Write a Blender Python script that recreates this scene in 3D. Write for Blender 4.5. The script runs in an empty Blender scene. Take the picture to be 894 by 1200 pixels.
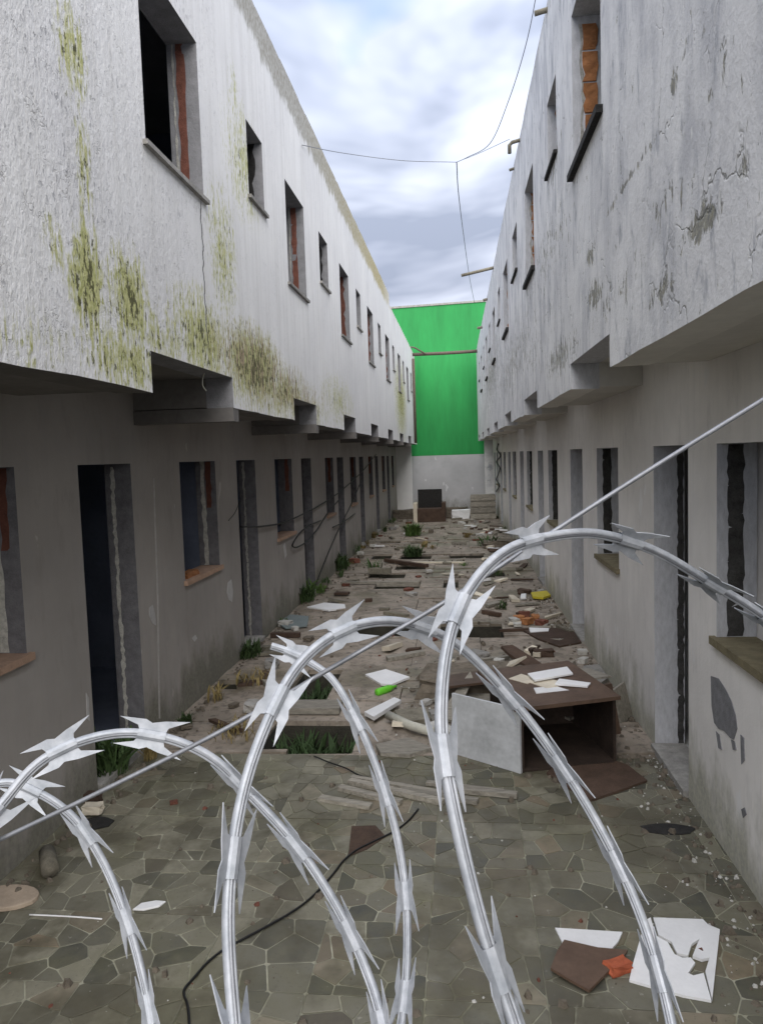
import bpy, bmesh, math, random
from mathutils import Vector, Matrix
from math import radians as R, sin, cos, pi

random.seed(7)
S = bpy.context.scene
COL = S.collection

# ------------------------------------------------------------------ camera
W0, H0, F0 = 894.0, 1200.0, 870.0          # photograph size and focal length in its pixels
YAW, PITCH, ROLL, CAMZ = -.1116, -.0747, -.0331, 2.0914
fw = Vector((sin(YAW)*cos(PITCH), cos(YAW)*cos(PITCH), sin(PITCH)))
rt = Vector((cos(YAW), -sin(YAW), 0)); up = rt.cross(fw)
rt2 = rt*cos(ROLL) + up*sin(ROLL); up2 = -rt*sin(ROLL) + up*cos(ROLL)
CAM = Vector((0, 0, CAMZ))
cd = bpy.data.cameras.new('camera'); cam = bpy.data.objects.new('camera', cd); COL.objects.link(cam)
cam.matrix_world = Matrix(((rt2.x, up2.x, -fw.x, 0), (rt2.y, up2.y, -fw.y, 0), (rt2.z, up2.z, -fw.z, CAMZ), (0, 0, 0, 1)))
cd.sensor_fit = 'VERTICAL'; cd.sensor_height = 36; cd.lens = F0/H0*36
cd.clip_start = .02; cd.clip_end = 2000
S.camera = cam

# ------------------------------------------------------------------ sky, sun, exposure
SUN_EL, SUN_AZ = R(42), R(166)             # azimuth measured clockwise from +Y (down the alley)
w = bpy.data.worlds.new('World'); S.world = w; w.use_nodes = True
wt = w.node_tree; wt.nodes.clear()

def N(nt, typ, ins=None, **props):
    n = nt.nodes.new(typ)
    for k, v in props.items(): setattr(n, k, v)
    for k, v in (ins or {}).items():
        s = n.inputs[k]
        if isinstance(v, bpy.types.NodeSocket): nt.links.new(v, s)
        else: s.default_value = v
    return n
def c4(c):
    if isinstance(c, (int, float)): return (c, c, c, 1)
    return (c[0], c[1], c[2], 1)
def mth(nt, op, a, b=0.0, clamp=False):
    return N(nt, 'ShaderNodeMath', {0: a, 1: b}, operation=op, use_clamp=clamp).outputs[0]
def vmul(nt, v, s):
    return N(nt, 'ShaderNodeVectorMath', {0: v, 1: s}, operation='MULTIPLY').outputs[0]
def vadd(nt, v, s):
    return N(nt, 'ShaderNodeVectorMath', {0: v, 1: s}, operation='ADD').outputs[0]
def noise(nt, v, scale, detail=4, rough=.55, dist=0):
    return N(nt, 'ShaderNodeTexNoise', {'Vector': v, 'Scale': scale, 'Detail': min(detail, 4), 'Roughness': rough, 'Distortion': dist}).outputs[0]
def mr(nt, f, a, b, c=0.0, d=1.0):
    return N(nt, 'ShaderNodeMapRange', {0: f, 1: a, 2: b, 3: c, 4: d}, clamp=True).outputs[0]
def mix(nt, f, a, b, blend='MIX'):
    n = N(nt, 'ShaderNodeMix', {0: f}, data_type='RGBA', blend_type=blend)
    for i, v in ((6, a), (7, b)):
        if isinstance(v, bpy.types.NodeSocket): nt.links.new(v, n.inputs[i])
        else: n.inputs[i].default_value = c4(v)
    return n.outputs[2]

sky = N(wt, 'ShaderNodeTexSky', sky_type='NISHITA', sun_disc=False)
sky.sun_elevation = SUN_EL; sky.sun_rotation = SUN_AZ; sky.dust_density = 1
gd = N(wt, 'ShaderNodeTexCoord').outputs['Generated']
sx = N(wt, 'ShaderNodeSeparateXYZ', {0: gd})
den = mth(wt, 'ADD', mth(wt, 'MAXIMUM', sx.outputs[2], 0.0), .22)
cv = N(wt, 'ShaderNodeCombineXYZ', {0: mth(wt, 'DIVIDE', sx.outputs[0], den), 1: mth(wt, 'DIVIDE', sx.outputs[1], den), 2: 12.7}).outputs[0]
cl1 = noise(wt, cv, 1.3, 6, .5, .2)
cl2 = noise(wt, vadd(wt, cv, (7.3, 2.1, 1.0)), 1.9, 6, .6, .3)
cover = mr(wt, cl1, .31, .41)
ccol = mix(wt, mr(wt, cl2, .38, .58), (1.5, 1.70, 2.2), (2.85, 3.06, 3.65))
# an overcast sky is brighter overhead than near the horizon: (1 + 2 sin elevation) / 3
lum = mth(wt, 'MULTIPLY', mth(wt, 'ADD', 1.0, mth(wt, 'MULTIPLY', mth(wt, 'MAXIMUM', sx.outputs[2], 0.0), 2.0)), .62)
ccol = mix(wt, 1.0, ccol, N(wt, 'ShaderNodeCombineColor', {0: lum, 1: lum, 2: lum}).outputs[0], 'MULTIPLY')
skc = mix(wt, cover, vmul(wt, sky.outputs[0], (1.0, 1.0, 1.0)), ccol)
w.cycles.sampling_method = 'MANUAL'; w.cycles.sample_map_resolution = 512
bg = N(wt, 'ShaderNodeBackground', {'Color': skc, 'Strength': .1})
N(wt, 'ShaderNodeOutputWorld', {0: bg.outputs[0]})

sd = bpy.data.lights.new('sun', 'SUN'); so = bpy.data.objects.new('sun', sd); COL.objects.link(so)
sd.energy = 1.5; sd.angle = R(75); sd.color = (1, .95, .88)
sdir = Vector((sin(SUN_AZ)*cos(SUN_EL), cos(SUN_AZ)*cos(SUN_EL), sin(SUN_EL)))
so.rotation_euler = sdir.to_track_quat('Z', 'Y').to_euler(); so.location = (8, -6, 14)
S.view_settings.view_transform = 'Standard'; S.view_settings.look = 'None'
S.view_settings.exposure = 1.72; S.view_settings.gamma = 1
S.cycles.max_bounces = 6; S.cycles.diffuse_bounces = 4; S.cycles.glossy_bounces = 3

# ------------------------------------------------------------------ where a pixel of the photograph lies on a plane of the place
def ray(x, y): return rt2*((x-W0/2)/F0) - up2*((y-H0/2)/F0) + fw
def gz(x, y, z=0.0):
    d = ray(x, y); return CAM + d*((z-CAMZ)/d.z)
def gx(x, y, X):
    d = ray(x, y); return CAM + d*(X/d.x)
def gy(x, y, Y):
    d = ray(x, y); return CAM + d*(Y/d.y)
TILT = .0108                                # the right-hand row is turned a little
def gr(x, y, X0):
    d = ray(x, y); return CAM + d*(X0/(d.x+TILT*d.y))
def gd_(x, y, depth): return CAM + ray(x, y)*depth

# ------------------------------------------------------------------ objects
def obj(name, me, mats=None, parent=None):
    o = bpy.data.objects.new(name, me); COL.objects.link(o)
    if mats is not None and len(me.materials) == 0:
        for m in (mats if isinstance(mats, (list, tuple)) else [mats]): me.materials.append(m)
    if parent: o.parent = parent
    return o
def mesh(name, vs, fs, mi=None, smooth=False):
    me = bpy.data.meshes.new(name); me.from_pydata([tuple(v) for v in vs], [], fs); me.update()
    if mi: me.polygons.foreach_set('material_index', mi)
    if smooth: me.polygons.foreach_set('use_smooth', [True]*len(me.polygons))
    return me
def tag(o, label, cat, group=None, kind=None):
    if label: o['label'] = label
    if cat: o['category'] = cat
    if group: o['group'] = group
    if kind: o['kind'] = kind
    return o
def empty(name, loc, rz=0):
    o = bpy.data.objects.new(name, None); COL.objects.link(o); o.location = loc; o.rotation_euler.z = rz
    o.empty_display_size = .1
    return o
BOXF = [(0, 3, 2, 1), (4, 5, 6, 7), (0, 1, 5, 4), (1, 2, 6, 5), (2, 3, 7, 6), (3, 0, 4, 7)]
class MB:
    def __init__(s): s.v = []; s.f = []; s.m = []
    def box(s, a, b, m=0):
        n = len(s.v); x0, y0, z0 = a; x1, y1, z1 = b
        s.v += [(x0, y0, z0), (x1, y0, z0), (x1, y1, z0), (x0, y1, z0), (x0, y0, z1), (x1, y0, z1), (x1, y1, z1), (x0, y1, z1)]
        s.f += [tuple(n+i for i in q) for q in BOXF]; s.m += [m]*6
        return s
    def quad(s, a, b, c, d, m=0):
        n = len(s.v); s.v += [a, b, c, d]; s.f.append((n, n+1, n+2, n+3)); s.m.append(m)
    def prism(s, poly, z0, z1, m=0, cham=0):
        n = len(s.v); k = len(poly)
        cx_ = sum(p[0] for p in poly)/k; cy_ = sum(p[1] for p in poly)/k
        s.v += [(p[0], p[1], z0) for p in poly]
        if cham:
            s.v += [(p[0], p[1], z1-cham) for p in poly]
            s.v += [(p[0]+(cx_-p[0])*.06, p[1]+(cy_-p[1])*.06, z1) for p in poly]
            L = 3
        else:
            s.v += [(p[0], p[1], z1) for p in poly]; L = 2
        for l in range(L-1):
            for i in range(k):
                j = (i+1) % k; s.f.append((n+l*k+i, n+l*k+j, n+(l+1)*k+j, n+(l+1)*k+i)); s.m.append(m)
        s.f.append(tuple(n+(L-1)*k+i for i in range(k))); s.m.append(m)
        s.f.append(tuple(n+k-1-i for i in range(k))); s.m.append(m)
    def build(s, name, mats, parent=None, smooth=False):
        return obj(name, mesh(name, s.v, s.f, s.m, smooth), mats, parent)
def box_part(name, a, b, mat, parent=None):
    return MB().box(a, b).build(name, mat, parent)
def spline(pts, n=10):
    out = []; P = [pts[0]*2-pts[1]] + list(pts) + [pts[-1]*2-pts[-2]]
    for i in range(1, len(P)-2):
        for k in range(n):
            t = k/n
            out.append(.5*((2*P[i])+(-P[i-1]+P[i+1])*t+(2*P[i-1]-5*P[i]+4*P[i+1]-P[i+2])*t*t+(-P[i-1]+3*P[i]-3*P[i+1]+P[i+2])*t**3))
    out.append(pts[-1]); return out
def tube(pts, r, seg=6, rfun=None):
    vs = []; fs = []; n = len(pts)
    t0 = (pts[1]-pts[0]).normalized(); a = t0.orthogonal().normalized()
    for i, p in enumerate(pts):
        t = (pts[min(i+1, n-1)]-pts[max(i-1, 0)]).normalized()
        a = (a - t*a.dot(t)).normalized(); b = t.cross(a)
        rr = rfun(i/(n-1)) if rfun else r
        for k in range(seg):
            an = 2*pi*k/seg; vs.append(p+a*(rr*cos(an))+b*(rr*sin(an)))
    for i in range(n-1):
        for k in range(seg):
            l = (k+1) % seg; fs.append((i*seg+k, i*seg+l, (i+1)*seg+l, (i+1)*seg+k))
    fs.append(tuple(range(seg))[::-1]); fs.append(tuple((n-1)*seg+k for k in range(seg)))
    return vs, fs
def tube_obj(name, pts, r, mat, parent=None, seg=6, rfun=None):
    v, f = tube(pts, r, seg, rfun); return obj(name, mesh(name, v, f, None, True), mat, parent)

# ------------------------------------------------------------------ materials
def mat(name, rough=.85, metallic=0.0, spec=.3):
    m = bpy.data.materials.new(name); m.use_nodes = True; nt = m.node_tree
    b = nt.nodes['Principled BSDF']; b.inputs['Roughness'].default_value = rough
    b.inputs['Metallic'].default_value = metallic; b.inputs['Specular IOR Level'].default_value = spec
    return m, nt, b
def setc(nt, b, c):
    if isinstance(c, bpy.types.NodeSocket): nt.links.new(c, b.inputs['Base Color'])
    else: b.inputs['Base Color'].default_value = c4(c)
def bump(nt, b, h, strength, dist):
    n = N(nt, 'ShaderNodeBump', {'Height': h, 'Strength': strength, 'Distance': dist}); nt.links.new(n.outputs[0], b.inputs['Normal'])
def wpos(nt): return N(nt, 'ShaderNodeNewGeometry').outputs['Position']
def blobs(nt, y, z, lst):
    tot = None
    for (y0, z0, ry, rz, a) in lst:
        dy = mth(nt, 'DIVIDE', mth(nt, 'SUBTRACT', y, y0), ry); dz = mth(nt, 'DIVIDE', mth(nt, 'SUBTRACT', z, z0), rz)
        d = mth(nt, 'SQRT', mth(nt, 'ADD', mth(nt, 'MULTIPLY', dy, dy), mth(nt, 'MULTIPLY', dz, dz)))
        m = mth(nt, 'MULTIPLY', mth(nt, 'SUBTRACT', 1.0, d, True), a)
        tot = m if tot is None else mth(nt, 'MAXIMUM', tot, m)
    return tot
def simple(name, col, var=.25, scale=8, rough=.85, bmp=.15, metallic=0.0, obrand=.2, stretch=(1, 1, 1), spec=.3):
    m, nt, b = mat(name, rough, metallic, spec)
    P = vmul(nt, wpos(nt), stretch)
    n1 = noise(nt, P, scale, 6, .65); n2 = noise(nt, P, scale*9, 3, .6)
    f = mth(nt, 'ADD', mth(nt, 'MULTIPLY', n1, .7), mth(nt, 'MULTIPLY', n2, .3))
    c = mix(nt, mr(nt, f, .3, .7), tuple(x*(1-var) for x in col), tuple(min(.9, x*(1+var)) for x in col))
    if obrand:
        r = N(nt, 'ShaderNodeObjectInfo').outputs['Random']
        c = mix(nt, 1.0, c, N(nt, 'ShaderNodeCombineColor', {0: mr(nt, r, 0, 1, 1-obrand, 1+obrand), 1: mr(nt, r, 0, 1, 1-obrand, 1+obrand), 2: mr(nt, r, 0, 1, 1-obrand, 1+obrand)}).outputs[0], 'MULTIPLY')
    setc(nt, b, c); bump(nt, b, f, bmp, .02)
    return m

XUL, XL, XUR, XR = -1.63, -2.386, .83, 1.33

# --- upper left: blistered white paint, lichen streaks
def px_blobs(lst, plane):
    out = []
    for (x, y, rx, ry, a) in lst:
        if plane == 'L': p = gx(x, y, XUL); q = gx(x+rx, y, XUL); s = gx(x, y+ry, XUL)
        elif plane == 'l': p = gx(x, y, XL); q = gx(x+rx, y, XL); s = gx(x, y+ry, XL)
        elif plane == 'R': p = gr(x, y, XUR); q = gr(x-rx, y, XUR); s = gr(x, y+ry, XUR)
        else: p = gr(x, y, XR); q = gr(x-rx, y, XR); s = gr(x, y+ry, XR)
        out.append((p.y, p.z, abs(q.y-p.y), max(.02, abs(s.z-p.z)), a))
    return out
def mat_upper_left():
    m, nt, b = mat('blistered_white_paint', .9)
    P = wpos(nt); sp = N(nt, 'ShaderNodeSeparateXYZ', {0: P}); y, z = sp.outputs[1], sp.outputs[2]
    big = noise(nt, P, 1.1, 5, .6)
    fine = noise(nt, vmul(nt, P, (1, 1.0, .55)), 40, 5, .6, .1)
    fine2 = noise(nt, vmul(nt, P, (1, 1.0, .5)), 60, 3, .6)
    near = mr(nt, mth(nt, 'ADD', y, mth(nt, 'MULTIPLY', big, 3.0)), 4.3, 7.0, 1.0, .22)
    fl = mth(nt, 'MULTIPLY', mr(nt, fine, .57, .64), mth(nt, 'MULTIPLY', near, mr(nt, noise(nt, P, 5, 3), .40, .58)))
    vor = N(nt, 'ShaderNodeTexVoronoi', {'Vector': vadd(nt, vmul(nt, P, (1, 1, .6)), vmul(nt, N(nt, 'ShaderNodeTexNoise', {'Vector': P, 'Scale': 14.0}).outputs[1], (.12, .12, .12))), 'Scale': 26.0}, feature='DISTANCE_TO_EDGE').outputs[0]
    peel = mth(nt, 'MULTIPLY', mr(nt, vor, .0, .05, 1, 0), mth(nt, 'MULTIPLY', near, mr(nt, noise(nt, P, 7, 3), .54, .66)))
    base = mix(nt, mr(nt, big, .3, .7), (.70, .695, .69), (.80, .795, .775))
    base = mix(nt, mr(nt, noise(nt, vmul(nt, P, (1, 7, .35)), 2.2, 5, .6), .45, .75, 0, .4), base, (.50, .49, .46))
    base = mix(nt, mth(nt, 'MULTIPLY', fl, .8), base, (.34, .34, .35))
    base = mix(nt, mth(nt, 'MULTIPLY', peel, .75), base, (.24, .23, .22))
    bl = px_blobs([(103, 330, 26, 90, 1.25), (98, 190, 12, 90, .75), (85, 60, 22, 80, .8), (152, 350, 30, 80, 1.1), (65, 290, 18, 50, .6), (150, 420, 60, 55, .85), (188, 400, 40, 60, .6),
                   (240, 400, 45, 75, .95), (300, 430, 42, 62, 1.35), (335, 460, 45, 45, .9), (262, 300, 20, 110, .7), (285, 190, 24, 90, .6), (275, 120, 10, 60, .4), (360, 480, 30, 30, .8), (397, 470, 22, 40, .55),
                   (470, 470, 8, 60, 1.0), (30, 400, 60, 60, .35)], 'L')
    msk = blobs(nt, y, z, bl)
    st = noise(nt, vmul(nt, P, (1, 9, 1.4)), 2.4, 6, .68, .4)
    st2 = noise(nt, vmul(nt, P, (1, 14, 1.0)), 3.0, 4, .65, .2)
    mo = mth(nt, 'ADD', mth(nt, 'MULTIPLY', msk, .64), mth(nt, 'ADD', mth(nt, 'MULTIPLY', mth(nt, 'SUBTRACT', st2, .5), 1.3), mth(nt, 'ADD', mth(nt, 'MULTIPLY', mth(nt, 'SUBTRACT', st, .5), .8), mth(nt, 'MULTIPLY', mth(nt, 'SUBTRACT', fine, .5), 1.1))))
    mo = mth(nt, 'MULTIPLY', mr(nt, mo, .14, .46), mr(nt, msk, .02, .2))
    moc = mix(nt, mr(nt, fine2, .4, .6), (.33, .345, .06), (.53, .52, .20))
    rb = blobs(nt, y, z, px_blobs([(300, 425, 40, 60, 1.2), (345, 455, 45, 40, 1.0)], 'L'))
    moc = mix(nt, mth(nt, 'MULTIPLY', mr(nt, rb, .0, .6), mr(nt, st, .45, .6)), moc, (.30, .20, .10))
    c = mix(nt, mth(nt, 'MULTIPLY', mo, .85), base, moc)
    dk = mr(nt, mth(nt, 'ADD', mth(nt, 'MULTIPLY', msk, .45), mth(nt, 'MULTIPLY', mth(nt, 'SUBTRACT', noise(nt, vmul(nt, P, (1, 2, 1)), 17, 5, .7), .5), 2.6)), .42, .56)
    dk = mth(nt, 'MULTIPLY', dk, mr(nt, msk, .05, .4))
    c = mix(nt, mth(nt, 'MULTIPLY', dk, .9), c, (.06, .058, .022))
    # brown lichen band along the top of the wall
    top = mr(nt, mth(nt, 'ADD', z, mth(nt, 'MULTIPLY', mth(nt, 'SUBTRACT', noise(nt, vmul(nt, P, (1, 2.2, 1)), 3, 5, .7), .5), .5)), 5.50, 5.60)
    top = mth(nt, 'MULTIPLY', top, mr(nt, y, 16.0, 18.5, 1, .15))
    topc = mix(nt, mr(nt, y, 8, 15), (.28, .265, .22), (.36, .29, .09))
    c = mix(nt, mth(nt, 'MULTIPLY', top, mr(nt, fine, .35, .6, .55, .95)), c, topc)
    # one long vertical crack
    cy = mth(nt, 'ABSOLUTE', mth(nt, 'SUBTRACT', mth(nt, 'ADD', y, mth(nt, 'MULTIPLY', mth(nt, 'SUBTRACT', noise(nt, vmul(nt, P, (0, 0, 1)), 5, 4), .5), .16)), 4.74))
    cr = mth(nt, 'MULTIPLY', mr(nt, cy, .004, .012, 1, 0), mr(nt, mth(nt, 'ABSOLUTE', mth(nt, 'SUBTRACT', z, 3.3)), .42, .5, 1, 0))
    c = mix(nt, cr, c, (.06, .06, .06))
    setc(nt, b, c)
    h = mth(nt, 'SUBTRACT', mth(nt, 'MULTIPLY', fine, near), mth(nt, 'ADD', mth(nt, 'MULTIPLY', fl, .5), mth(nt, 'ADD', mth(nt, 'MULTIPLY', peel, .5), cr)))
    bump(nt, b, h, .36, .03)
    return m
def mat_upper_right():
    m, nt, b = mat('stained_grey_white_render', .9)
    P = wpos(nt); sp = N(nt, 'ShaderNodeSeparateXYZ', {0: P}); y, z = sp.outputs[1], sp.outputs[2]
    big = noise(nt, P, 1.3, 6, .6)
    st = noise(nt, vmul(nt, P, (1, 2.4, 1)), 1.7, 6, .62, .5)
    fine = noise(nt, P, 30, 5, .65)
    base = mix(nt, mr(nt, big, .3, .7), (.62, .617, .62), (.78, .775, .765))
    base = mix(nt, mr(nt, st, .45, .66, 0, .7), base, (.42, .425, .45))
    base = mix(nt, mr(nt, noise(nt, vmul(nt, P, (1, 3.2, 1)), 2.9, 5, .65, .4), .57, .69, 0, .7), base, (.25, .265, .30))
    bl = px_blobs([(822, 262, 30, 34, 1.3), (790, 100, 8, 28, .8), (878, 140, 10, 20, .9), (870, 200, 14, 50, .8), (832, 110, 8, 22, .7), (692, 300, 8, 20, 1.1), (697, 345, 12, 26, 1.1), (735, 213, 40, 9, .8), (772, 345, 22, 24, .8), (655, 420, 20, 30, .9),
                   (720, 350, 50, 30, .5), (640, 300, 30, 60, .5), (648, 195, 10, 40, .7), (850, 60, 14, 40, .6), (770, 250, 50, 60, .4), (600, 430, 25, 60, .6), (575, 440, 12, 60, .8)], 'R')
    msk = blobs(nt, y, z, bl)
    dk = mr(nt, mth(nt, 'ADD', mth(nt, 'MULTIPLY', msk, .62), mth(nt, 'MULTIPLY', mth(nt, 'SUBTRACT', noise(nt, vmul(nt, P, (1, 2.2, 1)), 9, 6, .7, .6), .5), 2.2)), .30, .46)
    c = mix(nt, mth(nt, 'MULTIPLY', dk, .8), base, mix(nt, mr(nt, fine, .4, .6), (.10, .10, .085), (.24, .225, .15)))
    dis = vadd(nt, P, vmul(nt, N(nt, 'ShaderNodeTexNoise', {'Vector': P, 'Scale': 3.0, 'Detail': 5.0}).outputs[1], (.5, .5, .5)))
    ve = N(nt, 'ShaderNodeTexVoronoi', {'Vector': dis, 'Scale': 1.7}, feature='DISTANCE_TO_EDGE').outputs[0]
    ck = mth(nt, 'MULTIPLY', mr(nt, ve, .0, .012, 1, 0), mr(nt, noise(nt, vadd(nt, P, (3, 1, 2)), 2.4, 3), .47, .62))
    c = mix(nt, mth(nt, 'MULTIPLY', ck, .6), c, (.14, .14, .125))
    c = mix(nt, mr(nt, z, 5.6, 5.74, 0, .5), c, (.30, .29, .26))
    sc = mr(nt, noise(nt, vmul(nt, P, (1, 3.2, 1.4)), 5.5, 3, .5), .70, .73)
    c = mix(nt, mth(nt, 'MULTIPLY', sc, .8), c, (.74, .74, .72))
    setc(nt, b, c)
    bump(nt, b, mth(nt, 'SUBTRACT', mth(nt, 'ADD', mth(nt, 'MULTIPLY', fine, .5), big), mth(nt, 'ADD', ck, mth(nt, 'MULTIPLY', dk, .4))), .4, .02)
    return m
def mat_lower(name, col, moss, stain):
    m, nt, b = mat(name, .88)
    P = wpos(nt); z = N(nt, 'ShaderNodeSeparateXYZ', {0: P}).outputs[2]
    big = noise(nt, P, 1.0, 5, .6); st = noise(nt, vmul(nt, P, (6, 6, .5)), 1.7, 5, .6)
    fine = noise(nt, P, 40, 4, .6)
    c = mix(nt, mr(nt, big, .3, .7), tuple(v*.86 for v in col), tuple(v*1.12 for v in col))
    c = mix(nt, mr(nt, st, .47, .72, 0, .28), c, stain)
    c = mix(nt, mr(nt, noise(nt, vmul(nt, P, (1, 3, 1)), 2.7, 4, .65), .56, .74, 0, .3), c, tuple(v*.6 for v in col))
    c = mix(nt, mr(nt, noise(nt, vmul(nt, P, (1, 1, .6)), 4.2, 3, .5), .70, .715, 0, .5), c, tuple(min(.8, v*1.7) for v in col))
    lo = mr(nt, mth(nt, 'SUBTRACT', z, mth(nt, 'MULTIPLY', mth(nt, 'SUBTRACT', noise(nt, vmul(nt, P, (1, 1, .5)), 3.5, 6, .7), .42), 1.1)), .02, .34, 1, 0)
    c = mix(nt, mth(nt, 'MULTIPLY', lo, .65), c, mix(nt, mr(nt, fine, .35, .65), tuple(v*.45 for v in moss), moss))
    setc(nt, b, c); bump(nt, b, mth(nt, 'ADD', mth(nt, 'MULTIPLY', fine, .4), big), .22, .02)
    return m
M_UL = mat_upper_left(); M_UR = mat_upper_right()
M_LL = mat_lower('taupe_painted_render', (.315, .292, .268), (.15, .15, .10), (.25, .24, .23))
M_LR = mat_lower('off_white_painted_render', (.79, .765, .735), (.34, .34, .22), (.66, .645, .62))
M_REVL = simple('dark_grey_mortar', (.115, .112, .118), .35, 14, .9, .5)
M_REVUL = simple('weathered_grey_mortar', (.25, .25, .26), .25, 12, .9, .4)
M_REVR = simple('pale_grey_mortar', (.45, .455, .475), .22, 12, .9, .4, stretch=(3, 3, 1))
M_SOFL = simple('dark_soffit_paint', (.17, .16, .15), .25, 3, .9, .1)  # even dark brown-grey for the left soffit, bay boxes and cross beams
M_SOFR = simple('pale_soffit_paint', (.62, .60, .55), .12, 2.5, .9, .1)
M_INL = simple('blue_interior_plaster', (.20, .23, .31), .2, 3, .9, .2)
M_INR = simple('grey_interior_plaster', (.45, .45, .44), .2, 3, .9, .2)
M_BRKD = simple('dark_red_clay', (.15, .06, .042), .35, 22, .92, .7)
M_BRKO = simple('orange_clay', (.33, .145, .06), .35, 24, .92, .7)
M_PLAST = simple('broken_plaster', (.42, .41, .37), .4, 30, .92, .8)
M_BLACK = simple('black_crust_and_hole_dark', (.022, .021, .02), .5, 25, .85, .6)  # near-black of sills and trim, also painted as the dark of drain holes
M_DMASON = simple('dark_bare_masonry', (.055, .053, .05), .6, 18, .9, .8)  # near-black tone for the broken strips on the right jambs
M_SILLG = simple('weathered_concrete_sill', (.27, .26, .24), .35, 14, .9, .4)
M_SILLT = simple('terracotta_sill', (.36, .24, .17), .3, 14, .9, .4)
M_SILLO = simple('mossy_ochre_sill', (.21, .18, .11), .35, 14, .9, .5)
M_ROOF = simple('roof_sheet', (.25, .25, .25), .2, 4)
M_GREEN = simple('green_painted_cladding', (.018, .25, .058), .22, .8, .6, .05, obrand=0, stretch=(2.2, 1, .35))
M_WHITE = mat_lower('white_end_wall_paint', (.45, .45, .46), (.2, .2, .16), (.40, .40, .40))
M_SOIL = simple('wet_dark_soil', (.045, .042, .032), .5, 6, .9, .8, obrand=0)
M_CONC = None
M_CABLE = simple('black_cable_rubber', (.012, .012, .012), .2, 10, .5, 0)
M_WOOD = simple('grey_weathered_timber', (.27, .25, .21), .5, 9, .9, .6, stretch=(1, 8, 4))
M_BROWN = simple('brown_laminate_board', (.105, .067, .046), .35, 4, .6, .15)
M_DBROWN = simple('rotten_brown_board', (.07, .045, .032), .4, 7, .85, .5)
M_DARKB = simple('inner_shade_chipboard', (.032, .022, .017), .5, 9, .8, .4)  # shade inside the open cabinet, put into the board colour
M_PANELG = simple('grey_white_laminate', (.42, .435, .45), .3, 3, .6, .15)
M_PANELW = simple('white_board', (.74, .74, .74), .08, 6, .6, .08, obrand=.08)
M_CREAM = simple('cream_board', (.62, .56, .45), .18, 6, .75, .2)
M_PVC = simple('dirty_pvc', (.55, .54, .46), .25, 9, .6, .2)
M_RUSTPIPE = simple('mossy_pipe', (.17, .155, .12), .45, 16, .9, .5)
M_BGREEN = simple('bright_green_plastic', (.16, .62, .04), .1, 4, .4, 0)
M_YELLOW = simple('faded_yellow_plastic', (.55, .46, .04), .15, 6, .5, .1)
M_GWIRE = simple('grey_wire', (.16, .17, .19), .1, 10, .6, 0)
M_LEAF = simple('weed_leaf', (.05, .085, .028), .45, 10, .7, 0)
M_LEAFD = simple('dark_grass', (.03, .055, .018), .5, 10, .8, 0)
M_LEAF2 = simple('bright_weed_leaf', (.085, .15, .035), .35, 10, .7, 0)
M_DRY = simple('dry_grass', (.22, .17, .07), .4, 10, .8, 0)
M_IRON = simple('rusty_iron', (.12, .09, .075), .4, 20, .8, .3)
M_STEEL = None

def mat_steel():
    m, nt, b = mat('galvanised_steel', .6, .35)
    P = wpos(nt); n = noise(nt, P, 90, 4, .6); n2 = noise(nt, P, 14, 3)
    setc(nt, b, mix(nt, mr(nt, mth(nt, 'ADD', mth(nt, 'MULTIPLY', n, .6), mth(nt, 'MULTIPLY', n2, .4)), .35, .65), (.30, .32, .345), (.50, .515, .54)))
    nt.links.new(mr(nt, n2, .3, .7, .45, .75), b.inputs['Roughness'])
    bump(nt, b, n, .08, .002)
    return m
M_STEEL = mat_steel()
M_DSTEEL = simple('dull_steel_wire', (.30, .31, .33), .2, 40, .5, .05, metallic=.6)
def mat_floor(name, cols, moss, scale):
    m, nt, b = mat(name, .8)
    P = wpos(nt); r = N(nt, 'ShaderNodeObjectInfo').outputs['Random']
    n1 = noise(nt, P, scale, 7, .65, .3); n2 = noise(nt, P, scale*7, 5, .7); n3 = noise(nt, vadd(nt, P, (5, 3, 1)), scale*.6, 5, .6)
    c = mix(nt, mr(nt, n1, .3, .7), cols[0], cols[1])
    c = mix(nt, mr(nt, r, 0, 1, 0, .45), c, cols[2])
    c = mix(nt, mr(nt, n3, .52, .66, 0, .75), c, moss)
    c = mix(nt, mr(nt, n2, .52, .68, 0, .75), c, (.06, .055, .045))
    c = mix(nt, mr(nt, noise(nt, vadd(nt, P, (9, 2, 4)), 3.4, 4, .7), .50, .62, 0, .6), c, (.12, .10, .075))
    c = mix(nt, mr(nt, n2, .30, .38, .35, 0), c, (.5, .48, .44))
    setc(nt, b, c); bump(nt, b, mth(nt, 'ADD', n1, mth(nt, 'MULTIPLY', n2, .5)), .5, .03)
    nt.links.new(mr(nt, n3, .4, .65, .85, .5), b.inputs['Roughness'])
    return m
M_SLAB = mat_floor('worn_pinkish_concrete', ((.19, .162, .13), (.38, .325, .265), (.29, .245, .20)), (.13, .115, .07), 1.6)
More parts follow.
